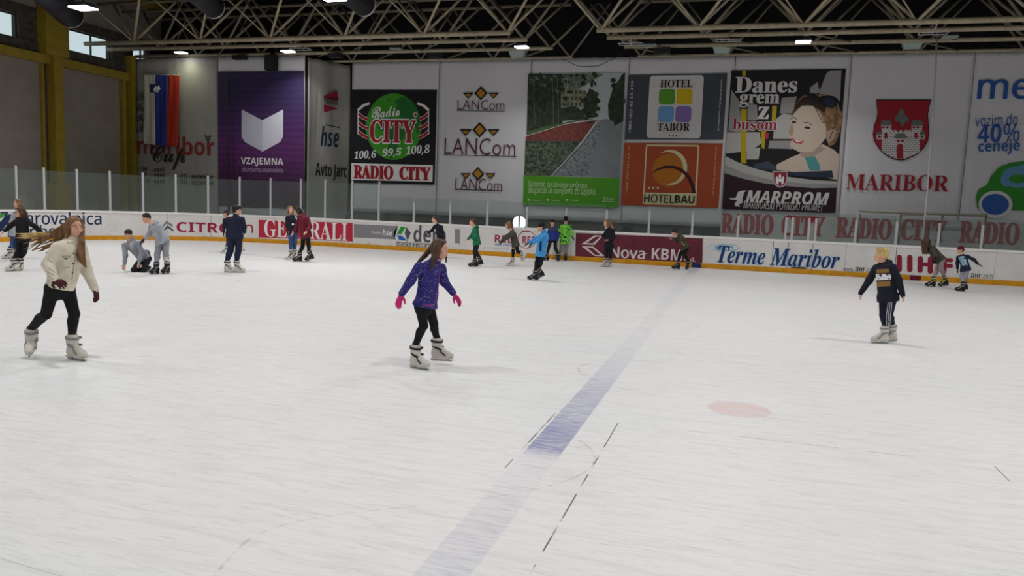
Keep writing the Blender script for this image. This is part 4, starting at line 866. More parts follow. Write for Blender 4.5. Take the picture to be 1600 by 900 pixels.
P = Vector(WALL_L.pt(*WALL_L.hit(428, 111), 0.2)); t = thing('loudspeaker', 'black loudspeaker hanging at the top edge of the purple banner', 'loudspeaker', P)
bm = B(); box(bm, P.x - .27, P.y - .16, P.z, P.x + .27, P.y + .14, P.z + .66); bmesh.ops.bevel(bm, geom=bm.edges[:], offset=0.02, segments=2, affect='EDGES'); part('cabinet', bm, mat('speaker_black', '1b1b1d', 0.6), t)
bm = B(); box(bm, P.x - .23, P.y - .175, P.z + .04, P.x + .23, P.y - .16, P.z + .62); part('grille', bm, mat('speaker_grille', '26262a', 0.8), t)
bm = B(); box(bm, P.x - .05, P.y + .0, P.z + .66, P.x + .05, P.y + .2, P.z + .8); part('bracket', bm, M_HOUS, t)
# ventilation ducts with pale end rings
M_DUCT = mat('dark_duct', '2b2a31', 0.5)
for (ax, ay, bx, by), r_, lab in (((62, -22, 108, 22), 0.52, 'dark round ventilation duct with pale end ring, beside the left wall'), ((303, -16, 332, 10), 0.42, 'dark round duct end above the corner between purple and return banners'), ((540, -16, 568, 6), 0.42, 'dark round duct end above the black square radio poster')):
    P1 = Vector(hit_z(bx, by, 9.0)); P0 = Vector(hit_z(ax, ay, 9.0)); dd = (P1 - P0).normalized(); P0 = P1 - dd * 5
    t = thing('ventilation_duct', lab, 'duct', P1, 'dark ventilation ducts')
    bm = B(); tube(bm, [P0, P1], r_, 20); part('duct_shell', bm, M_DUCT, t); bm = B(); tube(bm, [P1 - dd * 0.04, P1 + dd * 0.1], r_ * 1.03, 20, caps=False); part('end_ring', bm, M_POST, t)
    bm = B(); tube(bm, [P0 + Vector((0, 0, r_)), P0 + Vector((0, 0, 2.4))], 0.02, 6); tube(bm, [P1 - dd * .5 + Vector((0, 0, r_ * .9)), P1 - dd * .5 + Vector((0, 0, 2.4))], 0.02, 6); part('hanger', bm, M_HOUS, t)
# rope, cables, pipe, railing, round lamp, bench
def at(px, py, Y): return Plane((0, Y, 0), (1, 0, 0), (0, -1, 0)).pt(*Plane((0, Y, 0), (1, 0, 0), (0, -1, 0)).hit(px, py), 0)
bm = B(); tube(bm, [at(1464, 45, 31.0), at(1462, 110, 30.7), at(1456, 200, 30.3), at(1449, 300, 29.8), at(1441, 378, 29.3), Vector((at(1441, 380, 29.22).x, 29.22, 1.17))], 0.028, 6)
solo('rope', bm, mat('white_rope', 'c4c2c0', 0.8), 'long white rope hanging from the roof across the castle shield banner to the boards', 'rope')
for pts_, Y, lab in (((( 868, 84), (880, 93), (905, 104), (935, 103), (958, 92), (979, 79)), 32.4, 'thin dark cable sagging across the gap above the avenue banner'), (((1370, 76), (1385, 83), (1410, 85), (1428, 78), (1437, 72)), 32.4, 'thin dark cable sagging over the top of the castle shield banner'), (((1560, 68), (1575, 72), (1600, 72), (1625, 66)), 32.4, 'thin dark cable sagging at the top right edge')):
    bm = B(); tube(bm, [at(x, y, Y) for x, y in pts_], 0.014, 6); solo('cable', bm, M_HOUS, lab, 'cable')
bm = B(); p_ = at(357, 128, 30.6); tube(bm, [p_, Vector((p_.x, p_.y, -0.01))], 0.045, 8); tube(bm, [at(357, 128, 30.6), at(357, 128, 30.9)], 0.04, 8); solo('drain_pipe', bm, mat('pipe_dark', '2a2430', 0.6), 'thin dark vertical pipe standing before the purple banner', 'pipe')
t = thing('guard_rail', 'pale horizontal guard rail above the red-lettered hoarding on the right', 'rail', at(1440, 350, 31.6))
for a_, b_, r_ in (((1342, 329.5), (1543, 337), 0.05), ((1408, 335), (1446, 336.5), 0.03)):
    bm = B(); tube(bm, [at(*a_, 31.6), at(*b_, 31.6)], r_, 8); part('rail_bar', bm, mat('rail_cream', 'a9a498', 0.6), t)
for x in (1344, 1408, 1473, 1541):
    p_ = at(x, 334, 31.6); bm = B(); tube(bm, [p_, Vector((p_.x, p_.y, 0.0))], 0.03, 8); part('rail_post', bm, mat('rail_dark', '55544f', 0.6), t)
P = at(811, 348, 30.6); t = thing('round_lamp', 'bright round white lamp with a dark middle bar behind the glass', 'lamp', P)
M_RL = mat('round_lamp_glass', 'ffffff', 0.4, emit=('ffffff', 1.6))
for sg in (-1, 1):
    bm = B(); a = [(0.035 * sg, 0.26 * k) for k in (-1,)] ; pts_ = [(0.03 * sg, -0.27)] + [(sg * (0.03 + 0.24 * math.cos(R(x))), 0.27 * math.sin(R(x))) for x in range(-90, 91, 10)] + [(0.03 * sg, 0.27)]
    f0 = [bm.verts.new(P + Vector((x, 0, z))) for x, z in pts_]; fc = bm.faces.new(f0); r_ = bmesh.ops.extrude_face_region(bm, geom=[fc]); bmesh.ops.translate(bm, verts=[v for v in r_['geom'] if isinstance(v, bmesh.types.BMVert)], vec=(0, 0.08, 0))
    bmesh.ops.recalc_face_normals(bm, faces=bm.faces); part('lens', bm, M_RL, t)
bm = B(); box(bm, P.x - .03, P.y - .01, 0.0, P.x + .03, P.y + .1, P.z + .28); part('stand', bm, M_HOUS, t)
for x0, x1, lab in ((-17.2, -11.2, 'long dark brown bench behind the glass under the black square poster'), (-9.2, -4.6, 'long dark brown bench behind the glass under the avenue banner'), (-4.2, -1.6, 'short dark brown bench behind the glass under the hotel panels')):
    t = thing('bench', lab, 'bench', ((x0 + x1) / 2, 31.4, 0), 'benches behind the boards'); M_BN = mat('bench_wood', '3b342c', 0.7, 0.2, 4)
    bm = B(); box(bm, x0, 31.1, 0.86, x1, 31.5, 0.92); part('seat', bm, M_BN, t)
    bm = B(); box(bm, x0, 31.52, 1.02, x1, 31.58, 1.34); part('backrest', bm, M_BN, t)
    for x in np.linspace(x0 + .3, x1 - .3, 4): bm = B(); box(bm, x - .05, 31.12, 0, x + .05, 31.6, 0.86); box(bm, x - .05, 31.55, .8, x + .05, 31.62, 1.34); part('leg', bm, M_HOUS, t)
# ------------------------------------------------------------------ people: smooth blended bodies and clothes
def V3(*a): return np.array(a, float)
def unit(v): v = np.asarray(v, float); return v / (np.linalg.norm(v) + 1e-9)
class Sdf:
    """list of tapered limbs and ellipsoids blended into one surface"""
    def __init__(s, k=0.03): s.items = []; s.k = k; s.cuts = []
    def cone(s, a, b, ra, rb, flat=None, f=1.0, k=None): s.items.append(('c', np.array(a, float), np.array(b, float), ra, rb, None if flat is None else unit(flat), f, s.k if k is None else k)); return s
    def ell(s, c, r, ax=None, k=None, sub=False): s.items.append(('s' if sub else 'e', np.array(c, float), np.array(r, float), np.eye(3) if ax is None else np.array(ax, float), s.k if k is None else k)); return s
    def cut(s, p, n): s.cuts.append((np.array(p, float), unit(n))); return s       # removes the side n points to
    def bounds(s):
        lo, hi = [], []
        for it in s.items:
            if it[0] == 'c':
                for p, r in ((it[1], it[3]), (it[2], it[4])): lo.append(p - r * max(1, 1)); hi.append(p + r)
            elif it[0] == 'e': r = it[2].max(); lo.append(it[1] - r); hi.append(it[1] + r)
        return np.min(lo, 0), np.max(hi, 0)
    def mesh(s, h):
        lo, hi = s.bounds(); lo = lo - 3 * h; n = np.ceil((hi + 3 * h - lo) / h).astype(int) + 1
        D = np.full(n, 0.5, np.float32)
        ax = [lo[i] + h * np.arange(n[i]) for i in range(3)]
        for it in s.items:
            k = it[-1]
            if it[0] == 'c':
                _, a, b, ra, rb, fl, f, _k = it; m = max(ra, rb) + k + 2 * h; l, u = np.minimum(a, b) - m, np.maximum(a, b) + m
            else: m = it[2].max() + k + 2 * h; l, u = it[1] - m, it[1] + m
            i0 = np.clip(np.floor((l - lo) / h).astype(int), 0, n - 1); i1 = np.clip(np.ceil((u - lo) / h).astype(int) + 1, 1, n)
            sl = tuple(slice(i0[i], i1[i]) for i in range(3))
            X, Y, Z = (ax[0][sl[0]][:, None, None], ax[1][sl[1]][None, :, None], ax[2][sl[2]][None, None, :])
            if it[0] == 'c':
                ab = b - a; L2 = ab @ ab + 1e-12
                t = np.clip(((X - a[0]) * ab[0] + (Y - a[1]) * ab[1] + (Z - a[2]) * ab[2]) / L2, 0, 1)
                qx, qy, qz = X - a[0] - t * ab[0], Y - a[1] - t * ab[1], Z - a[2] - t * ab[2]; q2 = qx * qx + qy * qy + qz * qz
                if fl is not None: qn = qx * fl[0] + qy * fl[1] + qz * fl[2]; q2 = q2 + qn * qn * (f * f - 1)
                d = np.sqrt(q2) - (ra + (rb - ra) * t)
            else:
                _, c, r, A, _k = it; qx, qy, qz = X - c[0], Y - c[1], Z - c[2]
                e = [(A[i][0] * qx + A[i][1] * qy + A[i][2] * qz) for i in range(3)]
                k0 = np.sqrt(sum((e[i] / r[i]) ** 2 for i in range(3))); k1 = np.sqrt(sum((e[i] / r[i] ** 2) ** 2 for i in range(3))) + 1e-9
                d = np.where(k0 > 1e-4, k0 * (k0 - 1) / k1, -r.min())
            o = D[sl]
            if it[0] == 's':
                hh = np.maximum(k - np.abs(o + d), 0) / k; D[sl] = np.maximum(o, -d) + hh * hh * k / 4
            else:
                hh = np.maximum(k - np.abs(o - d), 0) / k; D[sl] = np.minimum(o, d) - hh * hh * k / 4
        for p, nn in s.cuts:
            D = np.maximum(D, (ax[0][:, None, None] - p[0]) * nn[0] + (ax[1][None, :, None] - p[1]) * nn[1] + (ax[2][None, None, :] - p[2]) * nn[2])
        D[0] = D[-1] = 0.5; D[:, 0] = D[:, -1] = 0.5; D[:, :, 0] = D[:, :, -1] = 0.5
        return nets(D, lo, h)
def nets(D, lo, h):
    """surface nets"""
    n = np.array(D.shape); ins = D < 0
    c = np.zeros(n - 1, np.int8)
    for dx in (0, 1):
        for dy in (0, 1):
            for dz in (0, 1): c += ins[dx:n[0] - 1 + dx, dy:n[1] - 1 + dy, dz:n[2] - 1 + dz]
    act = (c > 0) & (c < 8); idx = np.full(n - 1, -1, np.int32); I = np.argwhere(act); idx[act] = np.arange(len(I))
    acc = np.zeros((len(I), 3)); cnt = np.zeros(len(I))
    for axis in range(3):
        o1, o2 = [a for a in range(3) if a != axis]
        for p in (0, 1):
            for q in (0, 1):
                off = np.zeros(3, int); off[o1] = p; off[o2] = q
                A = I + off; Bq = A.copy(); Bq[:, axis] += 1
                da, db = D[tuple(A.T)], D[tuple(Bq.T)]; m = (da < 0) != (db < 0); t = da[m] / (da[m] - db[m])
                P = A[m].astype(float); P[:, axis] += t; acc[m] += P; cnt[m] += 1
    Vv = lo + (acc / cnt[:, None]) * h
    faces = []
    for axis in range(3):
        o1, o2 = [(1, 2), (2, 0), (0, 1)][axis]
        a = [slice(None)] * 3; b = [slice(None)] * 3; a[axis] = slice(0, -1); b[axis] = slice(1, None)
        sgn = ins[tuple(a)].astype(np.int8) - ins[tuple(b)].astype(np.int8)
        E_ = np.argwhere(sgn != 0); E_ = E_[(E_[:, o1] > 0) & (E_[:, o2] > 0) & (E_[:, o1] < n[o1] - 1) & (E_[:, o2] < n[o2] - 1)]
        s_ = sgn[tuple(E_.T)]; q = []
        for d1, d2 in ((1, 1), (0, 1), (0, 0), (1, 0)):
            C = E_.copy(); C[:, o1] -= d1; C[:, o2] -= d2; q.append(idx[tuple(C.T)])
        Q = np.stack(q, 1); Q[s_ < 0] = Q[s_ < 0][:, ::-1]; faces.append(Q)
    return Vv, np.concatenate(faces)
def to_mesh(parts_, smooth_iter=1):
    """one mesh from several (verts, quads) pieces"""
    vs, fs, o = [], [], 0
    for v, f in parts_: vs.append(v); fs.append(f + o); o += len(v)
    vs = np.concatenate(vs); fs = np.concatenate(fs)
    me = bpy.data.meshes.new('mesh'); me.vertices.add(len(vs)); me.vertices.foreach_set('co', vs.astype(np.float32).ravel())
    me.loops.add(len(fs) * 4); me.loops.foreach_set('vertex_index', fs.astype(np.int32).ravel())
    me.polygons.add(len(fs)); me.polygons.foreach_set('loop_start', np.arange(0, len(fs) * 4, 4, dtype=np.int32))
    me.update(calc_edges=True); me.validate(); me.shade_smooth(); return me

SKIN = mat('skin_light', 'd9a78c', 0.5, 0.04, 30); SKIN2 = mat('skin_tan', 'c8967a', 0.5, 0.04, 30)
EYEW = mat('eye_white', 'e6e2de', 0.3); IRIS = mat('eye_dark', '2b211c', 0.3); LIP = mat('lip_pink', 'b9786c', 0.5)
def hairmat(n, a, b): return mat(n, a, 0.5, scale=30, color2=b, stretch=(1, 1, 0.15), detail=4, bump=0.4)
H_BROWN = hairmat('hair_brown', '3c2a20', '5d4230'); H_DARK = hairmat('hair_dark', '191412', '2b211c'); H_BLOND = hairmat('hair_blond', 'a98a4f', 'd3b77a'); H_LIGHT = hairmat('hair_light_brown', '5f432c', '8d6a45'); H_MID = hairmat('hair_dark_blond', '6e5538', '94764e')
BLADE = mat('blade_steel', '8f949a', 0.25, metal=0.9); BOOTW = mat('skate_boot_white', 'cfcac0', 0.45, 0.06, 8); BOOTK = mat('skate_boot_black', '1d1c1e', 0.45); STRAP = mat('skate_strap_black', '26262a', 0.5); STRAPS = mat('skate_strap_silver', '8d8c88', 0.4); LINER = mat('skate_liner_dark', '232225', 0.8); STRAPY = mat('skate_strap_cream', 'cbbf8a', 0.5)
# --- one pair of skate meshes in their own space: x ahead, y to the side, z up, blade on z = 0
def skate_meshes():
    d = {}
    b = Sdf(0.02); b.cone((-.045, 0, .13), (-.035, 0, .30), .058, .066, (0, 1, 0), 1.1); b.cone((-.06, 0, .088), (.12, 0, .078), .049, .047, (0, 0, 1), 1.0); b.cone((-.02, 0, .17), (.12, 0, .095), .050, .042); b.ell((.14, 0, .082), (.062, .050, .040)); b.ell((-.075, 0, .11), (.042, .045, .06)); b.cone((-.035, 0, .23), (-.032, 0, .262), .071, .071, k=.006)
    b.cut((0, 0, .045), (0, 0, -1)); b.cut((0, 0, .315), (0, 0, 1)); d['boot'] = to_mesh([b.mesh(.007)])
    s = Sdf(0.01); s.cone((-.035, 0, .305), (-.034, 0, .335), .046, .047); s.cut((0, 0, .345), (0, 0, 1)); s.cut((0, 0, .30), (0, 0, -1)); d['liner'] = to_mesh([s.mesh(.006)])
    bm = B(); box(bm, -.095, -.013, .018, -.035, .013, .05); box(bm, .075, -.013, .018, .135, .013, .05); box(bm, -.115, -.037, .04, .185, .037, .052); d['holder'] = finish(bm)
    bm = B(); pr = [(-.125, .012), (-.11, .002), (.16, .0), (.19, .012), (.196, .024), (-.125, .024)]
    a = [bm.verts.new((x, -.003, z)) for x, z in pr]; c = [bm.verts.new((x, .003, z)) for x, z in pr]; bm.faces.new(a); bm.faces.new(c[::-1])
    for i in range(len(pr)): bm.faces.new((a[i], c[i], c[(i + 1) % 6], a[(i + 1) % 6]))
    bmesh.ops.recalc_face_normals(bm, faces=bm.faces); d['blade'] = finish(bm)
    def strap(x, z, rx, ry, tilt, w=.011):
        bm = B(); n = 20; rr = []
        for k in range(n):
            an = 2 * math.pi * k / n; px_, py_ = rx * math.cos(an), ry * math.sin(an)
            rr.append([bm.verts.new((x + px_ * q, py_ * q, z - px_ * math.tan(tilt) + dz)) for q, dz in ((1.0, -w), (1.07, -w), (1.07, w), (1.0, w))])
        for k in range(n):
            for j in range(4): bm.faces.new((rr[k][j], rr[k][(j + 1) % 4], rr[(k + 1) % n][(j + 1) % 4], rr[(k + 1) % n][j]))
        box(bm, x + rx * .3, ry - .002, z - .014 - rx * .3 * math.tan(tilt), x + rx * .8, ry + .012, z + .014 - rx * .3 * math.tan(tilt)); bmesh.ops.recalc_face_normals(bm, faces=bm.faces); return finish(bm)
    d['s1'] = strap(-.036, .272, .077, .071, 0.10, .015); d['s2'] = strap(-.024, .19, .077, .066, .42, .014); d['s3'] = strap(.060, .118, .062, .060, .75, .012)
    return d
SK_ = skate_meshes()
_skmesh = {}
def skate(body, P, dirv, pitch, sc, kind, roll=0.0):
    """kind: white / black / striped"""
    bm_, sm_ = {'white': (BOOTW, STRAP), 'black': (BOOTK, STRAPS), 'yellow': (BOOTK, STRAPY), 'cream': (BOOTW, STRAPS)}[kind]
    x = unit(V3(dirv[0], dirv[1], 0)); y = np.cross((0, 0, 1), x); cp, sp_ = math.cos(pitch), math.sin(pitch)
    # pitch > 0 lifts the heel about the toe
    toe = V3(.17, 0, 0) * sc
    Rm = Matrix(((x[0], y[0], 0), (x[1], y[1], 0), (0, 0, 1))).to_4x4() @ Matrix.Translation(toe) @ Matrix.Rotation(pitch, 4, 'Y') @ Matrix.Rotation(roll, 4, 'X') @ Matrix.Translation(-toe) @ Matrix.Scale(sc, 4)
    T = Matrix.Translation(P) @ Rm
    def put(nm, key, m, par):
        kk = (key, m.name)
        if kk not in _skmesh: me = SK_[key].copy(); me.name = nm; me.materials.clear(); me.materials.append(m); _skmesh[kk] = me
        o = bpy.data.objects.new(nm, _skmesh[kk]); COL.objects.link(o); o.parent = par
        return o
    root = put('ice_skate', 'boot', bm_, body); root.matrix_local = body.matrix_world.inverted() @ T
    for nm, key, m in (('blade', 'blade', BLADE), ('blade_holder', 'holder', bm_ if kind != 'white' else BOOTW), ('liner', 'liner', LINER), ('buckle_strap', 's1', sm_), ('buckle_strap', 's2', sm_), ('buckle_strap', 's3', sm_)): put(nm, key, m, root)
    top = T @ Vector((-.035, 0, .31)); return np.array(top)
def head_sdf(C, f, u, h):
    """C centre of the head, f facing, u up, h head height"""
    f = unit(f); u = unit(u - f * (u @ f)); r = np.cross(f, u); A = np.array([r, f, u]); s = h / 0.23
    P = lambda x, y, z: C + (r * x + f * y + u * z) * s
    S = Sdf(0.018 * s)
    S.ell(P(0, -.012, .03), V3(.074, .094, .086) * s, A); S.ell(P(0, .022, -.048), V3(.056, .066, .064) * s, A); S.ell(P(0, .058, -.088), V3(.024, .022, .02) * s, A)
    S.cone(P(0, .086, .014), P(0, .1005, -.024), .0065 * s, .0115 * s, k=.014 * s); S.ell(P(0, .092, -.058), V3(.024, .01, .012) * s, A, k=.01 * s)
    for sg in (-1, 1):
        S.ell(P(.033 * sg, .093, .003), V3(.016, .010, .009) * s, A, k=.012 * s, sub=True); S.ell(P(.04 * sg, .058, -.03), V3(.026, .028, .026) * s, A)
        S.ell(P(.076 * sg, -.008, -.008), V3(.010, .022, .032) * s, A, k=.008 * s)
    return S, P, A, s
def hand_sdf(W, Hd, nrm, s, curl=0.5, side=1):
    """wrist W, direction Hd, palm normal nrm"""
    d = unit(Hd); nrm = unit(nrm - d * (nrm @ d)); w = np.cross(d, nrm) * side; S = Sdf(.006 * s)
    S.cone(W - d * .05 * s, W + d * .01 * s, .026 * s, .023 * s, nrm, 1.2, k=.02 * s)
    S.cone(W + d * .02 * s, W + d * .075 * s, .030 * s, .036 * s, nrm, 2.4, k=.02 * s)
    for i, (o, L) in enumerate(((-.030, .062), (-.010, .074), (.010, .070), (.029, .055))):
        a = W + (d * .078 + w * o) * s; d1 = unit(d + nrm * curl * .6 + w * o * 2.2); d2 = unit(d + nrm * curl * 1.8 + w * o * 1.2); m = a + d1 * L * .55 * s; e = m + d2 * L * .5 * s
        S.cone(a - d * .02 * s, m, .0105 * s, .0095 * s); S.cone(m, e, .0095 * s, .0078 * s)
    a = W + (d * .025 - w * .028) * s; m = a + unit(d * .7 - w * .75 + nrm * .35) * .042 * s; e = m + unit(d - w * .25 + nrm * .4) * .034 * s
    S.cone(a, m, .015 * s, .0115 * s); S.cone(m, e, .0115 * s, .009 * s); return S
PEOPLE = {}
def cloth(nm, a, b=None, bump=0.3, scale=9, **k): return mat(nm, a, 0.8, 0.12, scale, color2=b, bump=bump, **k)
class Person:
    def __init__(s, label, anchor, height, face=(0, -1), vox=0.013, group=None):
        s.G = hit_z(anchor[0], anchor[1], 0.0); s.v = unit(V3(s.G[0], s.G[1], 0)); s.r = V3(s.v[1], -s.v[0], 0); s.label = label; s.h = height; s.s = height / 1.65
        s.vox = vox; s.F = s.r * face[0] + s.v * face[1]; s.F = unit(s.F); s.items = []
        s.A = np.cross(s.F, (0, 0, 1)); s.A = s.A if s.A @ s.r >= -1e-6 else -s.A
    def p(s, q, dz=0.0):
        """pixel on the upright plane through the feet, dz metres further away"""
        x, y = q[0], q[1]; dz = dz + (q[2] if len(q) > 2 else 0.0)
        d = ray(x, y); t = ((s.G - EYE) @ s.v + dz) / (d @ s.v); return EYE + d * t
    def dirw(s, q): return s.r * q[0] + s.v * q[1] + V3(0, 0, q[2] if len(q) > 2 else 0)
    def build(s, head, hdir, neck, sh, hip, armL, armR, kneL, kneR, feet, top, bottom, hair=None, skin=SKIN, hh=None, hup=(0, 0, 1), hem=0.12, puff=1.0, legr=1.0, cuff=None, sleeve=0.93, gloves=(None, None), skate_kind='white', hood=False, collar=False, topname='jacket', botname='trousers', glovename='glove', shw=0.37, hpw=0.19, palm=((0, 0, -1), (0, 0, -1)), curl=0.5, flat=1.25, leg_end=None, hipcov=True):
        k = s.s; hh = hh or 0.238 * (0.6 + 0.4 * k); vox = s.vox
        F, A = s.F, s.A
        C = s.p(head); nb = s.p(neck)
        ad = A @ s.v
        SL, SR = s.p(sh[0], -ad * shw * k / 2), s.p(sh[1], ad * shw * k / 2); HL, HR = s.p(hip[0], -ad * hpw * k / 2), s.p(hip[1], ad * hpw * k / 2)
        _hv = (HR - HL); _hl = np.linalg.norm(_hv); _hm = (HL + HR) / 2
        if _hl > .165 * k: HL, HR = _hm - _hv / _hl * .0825 * k, _hm + _hv / _hl * .0825 * k
        hem = hem + .05
        sd, hd = [-ad * shw * k / 2, ad * shw * k / 2], [-ad * hpw * k / 2, ad * hpw * k / 2]
        arms = [[s.p(q, sd[i]) for q in a] for i, a in enumerate((armL, armR))]
        knees = [s.p(q, hd[i]) for i, q in enumerate((kneL, kneR))]
        u = unit(nb - (HL + HR) / 2); hm = (HL + HR) / 2; sm = (SL + SR) / 2
        Fx = unit(np.cross(u, SR - SL)); Fx = Fx if Fx @ F > 0 else -Fx
        # skates first: they give the leg ends
        me0 = bpy.data.meshes.new('body'); body = bpy.data.objects.new('person', me0); COL.objects.link(body); setloc(body, Vector(s.G)); tag(body, s.label, 'person'); s.body = body
        ends = []
        for i, ft in enumerate(feet):
            if ft is None: ends.append(None); continue
            x, dz, lift, dx, dd, pit = ft[:6]; roll = ft[6] if len(ft) > 6 else 0.0
            yy = 450.0
            for _ in range(12):      # pixel row whose point on the plane sits at the wanted height
                P = s.p((x, yy), dz); yy += (P[2] - lift) * F_PX / max(5, (P - EYE) @ s.v)
            P = s.p((x, yy), dz); ends.append(skate(body, Vector((P[0], P[1], lift)), s.dirw((dx, dd))[:2], pit, (ft[7] if len(ft) > 7 else 0.98) * (0.45 + 0.55 * k), skate_kind, roll))
        if leg_end:
            for i in (0, 1):
                if leg_end[i] is not None: ends[i] = s.p(leg_end[i], 0)
        # the body itself
        S, P, Ax, hs = head_sdf(C, s.dirw(hdir), np.array(hup, float) if len(hup) == 3 else V3(0, 0, 1), hh)
        S.cone(C - Ax[2] * .06 * hs - Ax[1] * .02 * hs, nb - u * .04, .05 * k ** .5, .055 * k ** .5)
        pieces = [S.mesh(min(.009, vox * .62))]
        T = Sdf(.04); T.cone(sm - u * .02, hm, .10 * k, .09 * k, Fx, 1.3); T.cone(SL, SR, .045 * k, .045 * k)
        for i in (0, 1):
            sh_, el, wr = (SL, SR)[i], arms[i][0], arms[i][1]
            T.cone(sh_, el, .040 * k, .034 * k); T.cone(el, wr, .034 * k, .024 * k); T.cone((HL, HR)[i], knees[i], .07 * k, .045 * k)
            if ends[i] is not None: T.cone(knees[i], ends[i], .043 * k, .033 * k)
        pieces.append(T.mesh(.018))
        hands = []
        for i in (0, 1):
            el, wr, hd_ = arms[i]; dv = hd_ - wr; n = s.dirw(palm[i]); g = gloves[i]
            HS = hand_sdf(wr, dv, n, k * (1.0 if g is None else 1.22), curl, 1 if i == 0 else -1); hands.append(HS)
            if g is None: pieces.append(HS.mesh(min(.0075, vox * .55)))
            else: pieces.append(hand_sdf(wr, dv, n, k * .55, curl, 1 if i == 0 else -1).mesh(.008))
        me = to_mesh(pieces); T_ = Matrix.Translation(-Vector(s.G)); me.transform(T_); me.name = 'body'; me.materials.append(skin); body.data = me
        for i in (0, 1):
            if gloves[i] is not None: part(glovename, to_mesh([hands[i].mesh(min(.008, vox * .6))]), gloves[i], body)
        # eyes, brows, lips
        eyeM = Matrix(((Ax[0][0], Ax[1][0], Ax[2][0] * .58), (Ax[0][1], Ax[1][1], Ax[2][1] * .58), (Ax[0][2], Ax[1][2], Ax[2][2] * .58))).to_4x4()
        bm = B()
        for sg in (-1, 1): bmesh.ops.create_uvsphere(bm, u_segments=10, v_segments=8, radius=.0105 * hs, matrix=Matrix.Translation(P(.033 * sg, .0755, .002)) @ eyeM)
        part('eyes', bm, EYEW, body)
        bm = B()
        for sg in (-1, 1): bmesh.ops.create_uvsphere(bm, u_segments=10, v_segments=8, radius=.0068 * hs, matrix=Matrix.Translation(P(.033 * sg, .0808, .002)) @ eyeM)
        part('iris', bm, IRIS, body)
        bm = B()
        for sg in (-1, 1): tube(bm, [P(.016 * sg, .0885, .0245), P(.032 * sg, .0865, .0270), P(.050 * sg, .074, .0205)], .0030 * hs, 6)
        part('eyebrows', bm, hair[0] if hair else H_DARK, body)
        L = Sdf(.004); L.ell(P(0, .0955, -.0535), V3(.022, .006, .0045) * hs, Ax); L.ell(P(0, .0945, -.062), V3(.019, .006, .0055) * hs, Ax); part('lips', to_mesh([L.mesh(.004)]), LIP, body)
        # top
        J = Sdf(.035 * k); pr = puff
        J.cone(sm - u * .07 * k, hm + u * .16 * k, .152 * k * pr, .145 * k * pr, Fx, flat); J.cone(hm + u * .16 * k, hm - u * (hem + .05) * k, .145 * k * pr, (.166 if hipcov else .150) * k * (pr * .6 + .4), Fx, flat * .95)
        J.cone(SL * .85 + SR * .15 - u * .015 * k, SR * .85 + SL * .15 - u * .015 * k, .062 * k * pr, .062 * k * pr); J.cone(sm, nb - u * .03 * k, .078 * k, .062 * k)
        for i in (0, 1):
            sh_, el, wr = (SL, SR)[i], arms[i][0], arms[i][1]; en = el + (wr - el) * sleeve
            J.cone(sh_ - u * .01 * k, el, .064 * k * pr, .056 * k * pr); J.cone(el, en, .056 * k * pr, .044 * k * pr)
        if hipcov: J.cone(HL, HR, .092 * k, .092 * k, k=.06 * k)
        for i in ((0, 1) if hipcov else ()): hp = (HL, HR)[i]; J.cone(hp, hp + (knees[i] - hp) * .4, .094 * k * (legr * .5 + .5), .090 * k * (legr * .5 + .5), k=.06 * k)
        if collar: J.cone(nb - u * .03, nb + u * .015 * k, .068 * k, .070 * k)
        J.cut(hm - u * hem * k, -u)
        for i in (0, 1):
            el, wr = arms[i][0], arms[i][1]
        jm = to_mesh([J.mesh(vox)]); s.jbvh = BVHTree.FromPolygons([v.co.copy() for v in jm.vertices], [tuple(q.vertices) for q in jm.polygons])
        s.jacket = part(topname, jm, top, body)
        if hood:
            Hd = Sdf(.03 * k); b_ = nb - Fx * .075 * k - u * .005 * k; ac = unit(SR - SL)
            Hd.cone(b_ - ac * .055 * k, b_ + ac * .055 * k, .050 * k, .050 * k); Hd.cone(b_ - ac * .05 * k, nb - ac * .075 * k + Fx * .015 * k, .045 * k, .028 * k); Hd.cone(b_ + ac * .05 * k, nb + ac * .075 * k + Fx * .015 * k, .045 * k, .028 * k); Hd.cone(b_, b_ - u * .08 * k - Fx * .01 * k, .055 * k, .04 * k)
            part('hood', to_mesh([Hd.mesh(vox)]), top, s.jacket)
        if cuff is not None:
            for i in (0, 1):
                el, wr = arms[i][0], arms[i][1]; dd_ = unit(wr - el); en = el + (wr - el) * sleeve; Cf = Sdf(.01); Cf.cone(en - dd_ * .02 * k, en + dd_ * .045 * k, .043 * k * pr, .038 * k * pr); part('cuff', to_mesh([Cf.mesh(min(vox, .01))]), cuff, s.jacket)
        # trousers
        Q = Sdf(.03 * k); Q.cone(hm + u * .10 * k, hm - u * .02 * k, .115 * k, .125 * k, Fx, 1.3); Q.cone(HL, HR, .080 * k, .080 * k)
        for i in (0, 1):
            hp = (HL, HR)[i]; kn = knees[i]; en = ends[i]
            Q.cone(hp, kn, .083 * k * (legr * .6 + .4), .062 * k * legr, k=.03 * k)
            if en is not None:
                mid = kn + (en - kn) * .35; bk = -unit(np.cross(np.cross(en - kn, Fx), en - kn)); bk = bk if bk @ F < 0 else -bk
                Q.cone(kn, mid + bk * .012 * k, .060 * k * legr, .060 * k * legr, k=.02 * k); Q.cone(mid + bk * .012 * k, en, .060 * k * legr, .045 * k * legr, k=.02 * k)
        pm = to_mesh([Q.mesh(vox)]); s.pbvh = BVHTree.FromPolygons([v.co.copy() for v in pm.vertices], [tuple(q.vertices) for q in pm.polygons]); s.trousers = part(botname, pm, bottom, body)
        s.ends = ends; s.knees = knees; s.C, s.P, s.Ax, s.hs, s.nb, s.u, s.Fx, s.SL, s.SR, s.hm, s.k, s.arms = C, P, Ax, hs, nb, u, Fx, SL, SR, hm, k, arms
        if hair: s.hair(*hair)
        return s
